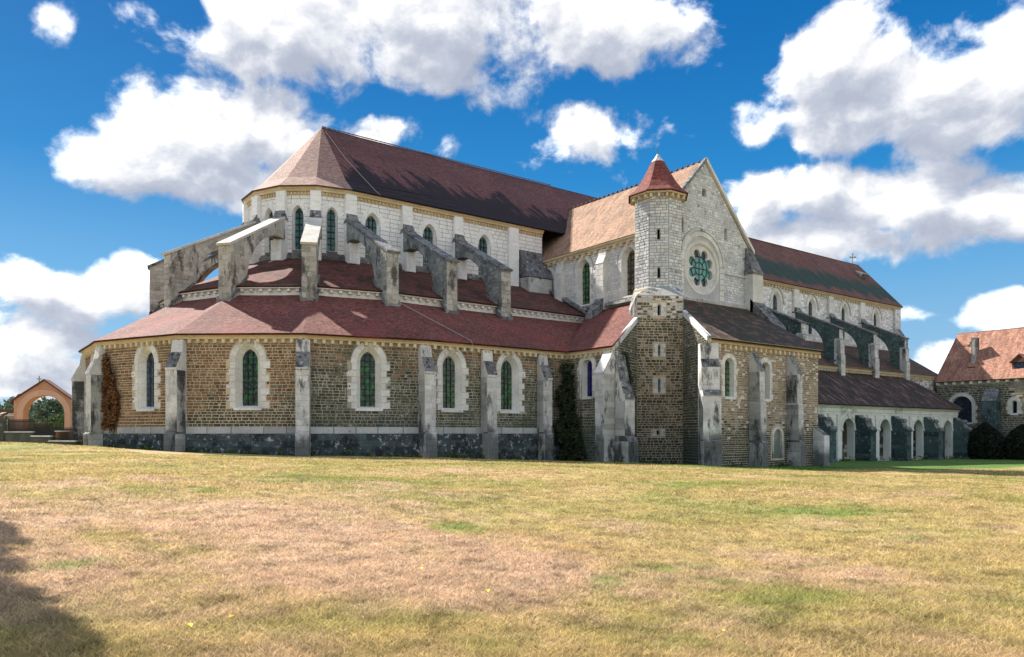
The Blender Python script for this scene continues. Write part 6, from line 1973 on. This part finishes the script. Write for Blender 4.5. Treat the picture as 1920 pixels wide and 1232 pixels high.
def weeds():
    rr = np.random.RandomState(44)
    P = []
    lines = [(vt(RC + 0.25, k + 1), vt(RC + 0.25, k)) for k in range(4)] + [((25.5, 43.95), (38.2, 43.95)), ((38.1, 43.8), (38.1, 38.5)), ((38.4, 38.8), (42.0, 40.1)), ((42.0, 40.1), (45.0, 38.2)), ((43, 33.9), (56.6, 33.9)), ((66, 44.2), (106, 44.2))]
    for a, b in lines:
        L = math.dist(a, b)
        for k in range(int(L * 2.2)):
            f = rr.uniform(); x = a[0] + (b[0] - a[0]) * f + rr.normal() * 0.12; y = a[1] + (b[1] - a[1]) * f - abs(rr.normal()) * 0.35
            h_ = rr.uniform(0.08, 0.5) * (1.6 if rr.uniform() < 0.12 else 1)
            n = 14
            q = rr.normal(size=(n, 3)) * np.array([0.13, 0.13, 0.0]) + np.array([x, y, g(x, y)])
            q[:, 2] += rr.uniform(0, h_, n)
            P.append(q)
    o = leaf_cloud('weeds', 'shade_leaf', None, np.concatenate(P), 0.085, seed=45)
    o['kind'] = 'stuff'
weeds()
# yellow leaves fallen on the near lawn
lm = None
LEAF = ['yellow fallen leaf in the left foreground, second from the bottom edge', 'yellow fallen leaf nearest the bottom edge, left of centre', 'yellow fallen leaf on the dry lawn just left of centre', 'tiny yellow fallen leaf by the edge of the tree shade', 'tiny yellow fallen leaf right of the tree shade, on pink bare ground', 'farthest left yellow fallen leaf, beyond the tree shade', 'yellow fallen leaf alone in the right foreground', 'yellow fallen leaf farther back, left of the centre of the lawn', 'yellow fallen leaf on the dry lawn just right of centre', 'farthest right yellow fallen leaf, well back on the lawn']
for i, (F_, u) in enumerate(((6.15, 435), (5.85, 357), (7.6, 915), (9.2, 145), (9.4, 212), (10.6, 110), (6.3, 1355), (8.7, 790), (7.0, 1090), (9.9, 1590))):
    x, y = cam_xy(F_, u); z = g(x, y) + 0.045
    if lm is None:
        mb = MB()
        mb.poly([(-0.035, 0, 0), (0.0, -0.02, 0.012), (0.04, 0, 0.0), (0.0, 0.004, 0.004)]); mb.poly([(-0.035, 0, 0), (0.0, 0.004, 0.004), (0.04, 0, 0), (0.0, 0.025, 0.014)])
        o = mb.obj('fallen_leaf', 'fallen_leaf'); lm = o.data
    else:
        o = bpy.data.objects.new('fallen_leaf', lm); COL.objects.link(o)
    o.location = (x, y, z); o.rotation_euler = (R.uniform(-0.3, 0.3), R.uniform(-0.3, 0.3), R.uniform(0, 6))
    tag(o, LEAF[i], 'leaf', 'yellow leaves on the lawn')
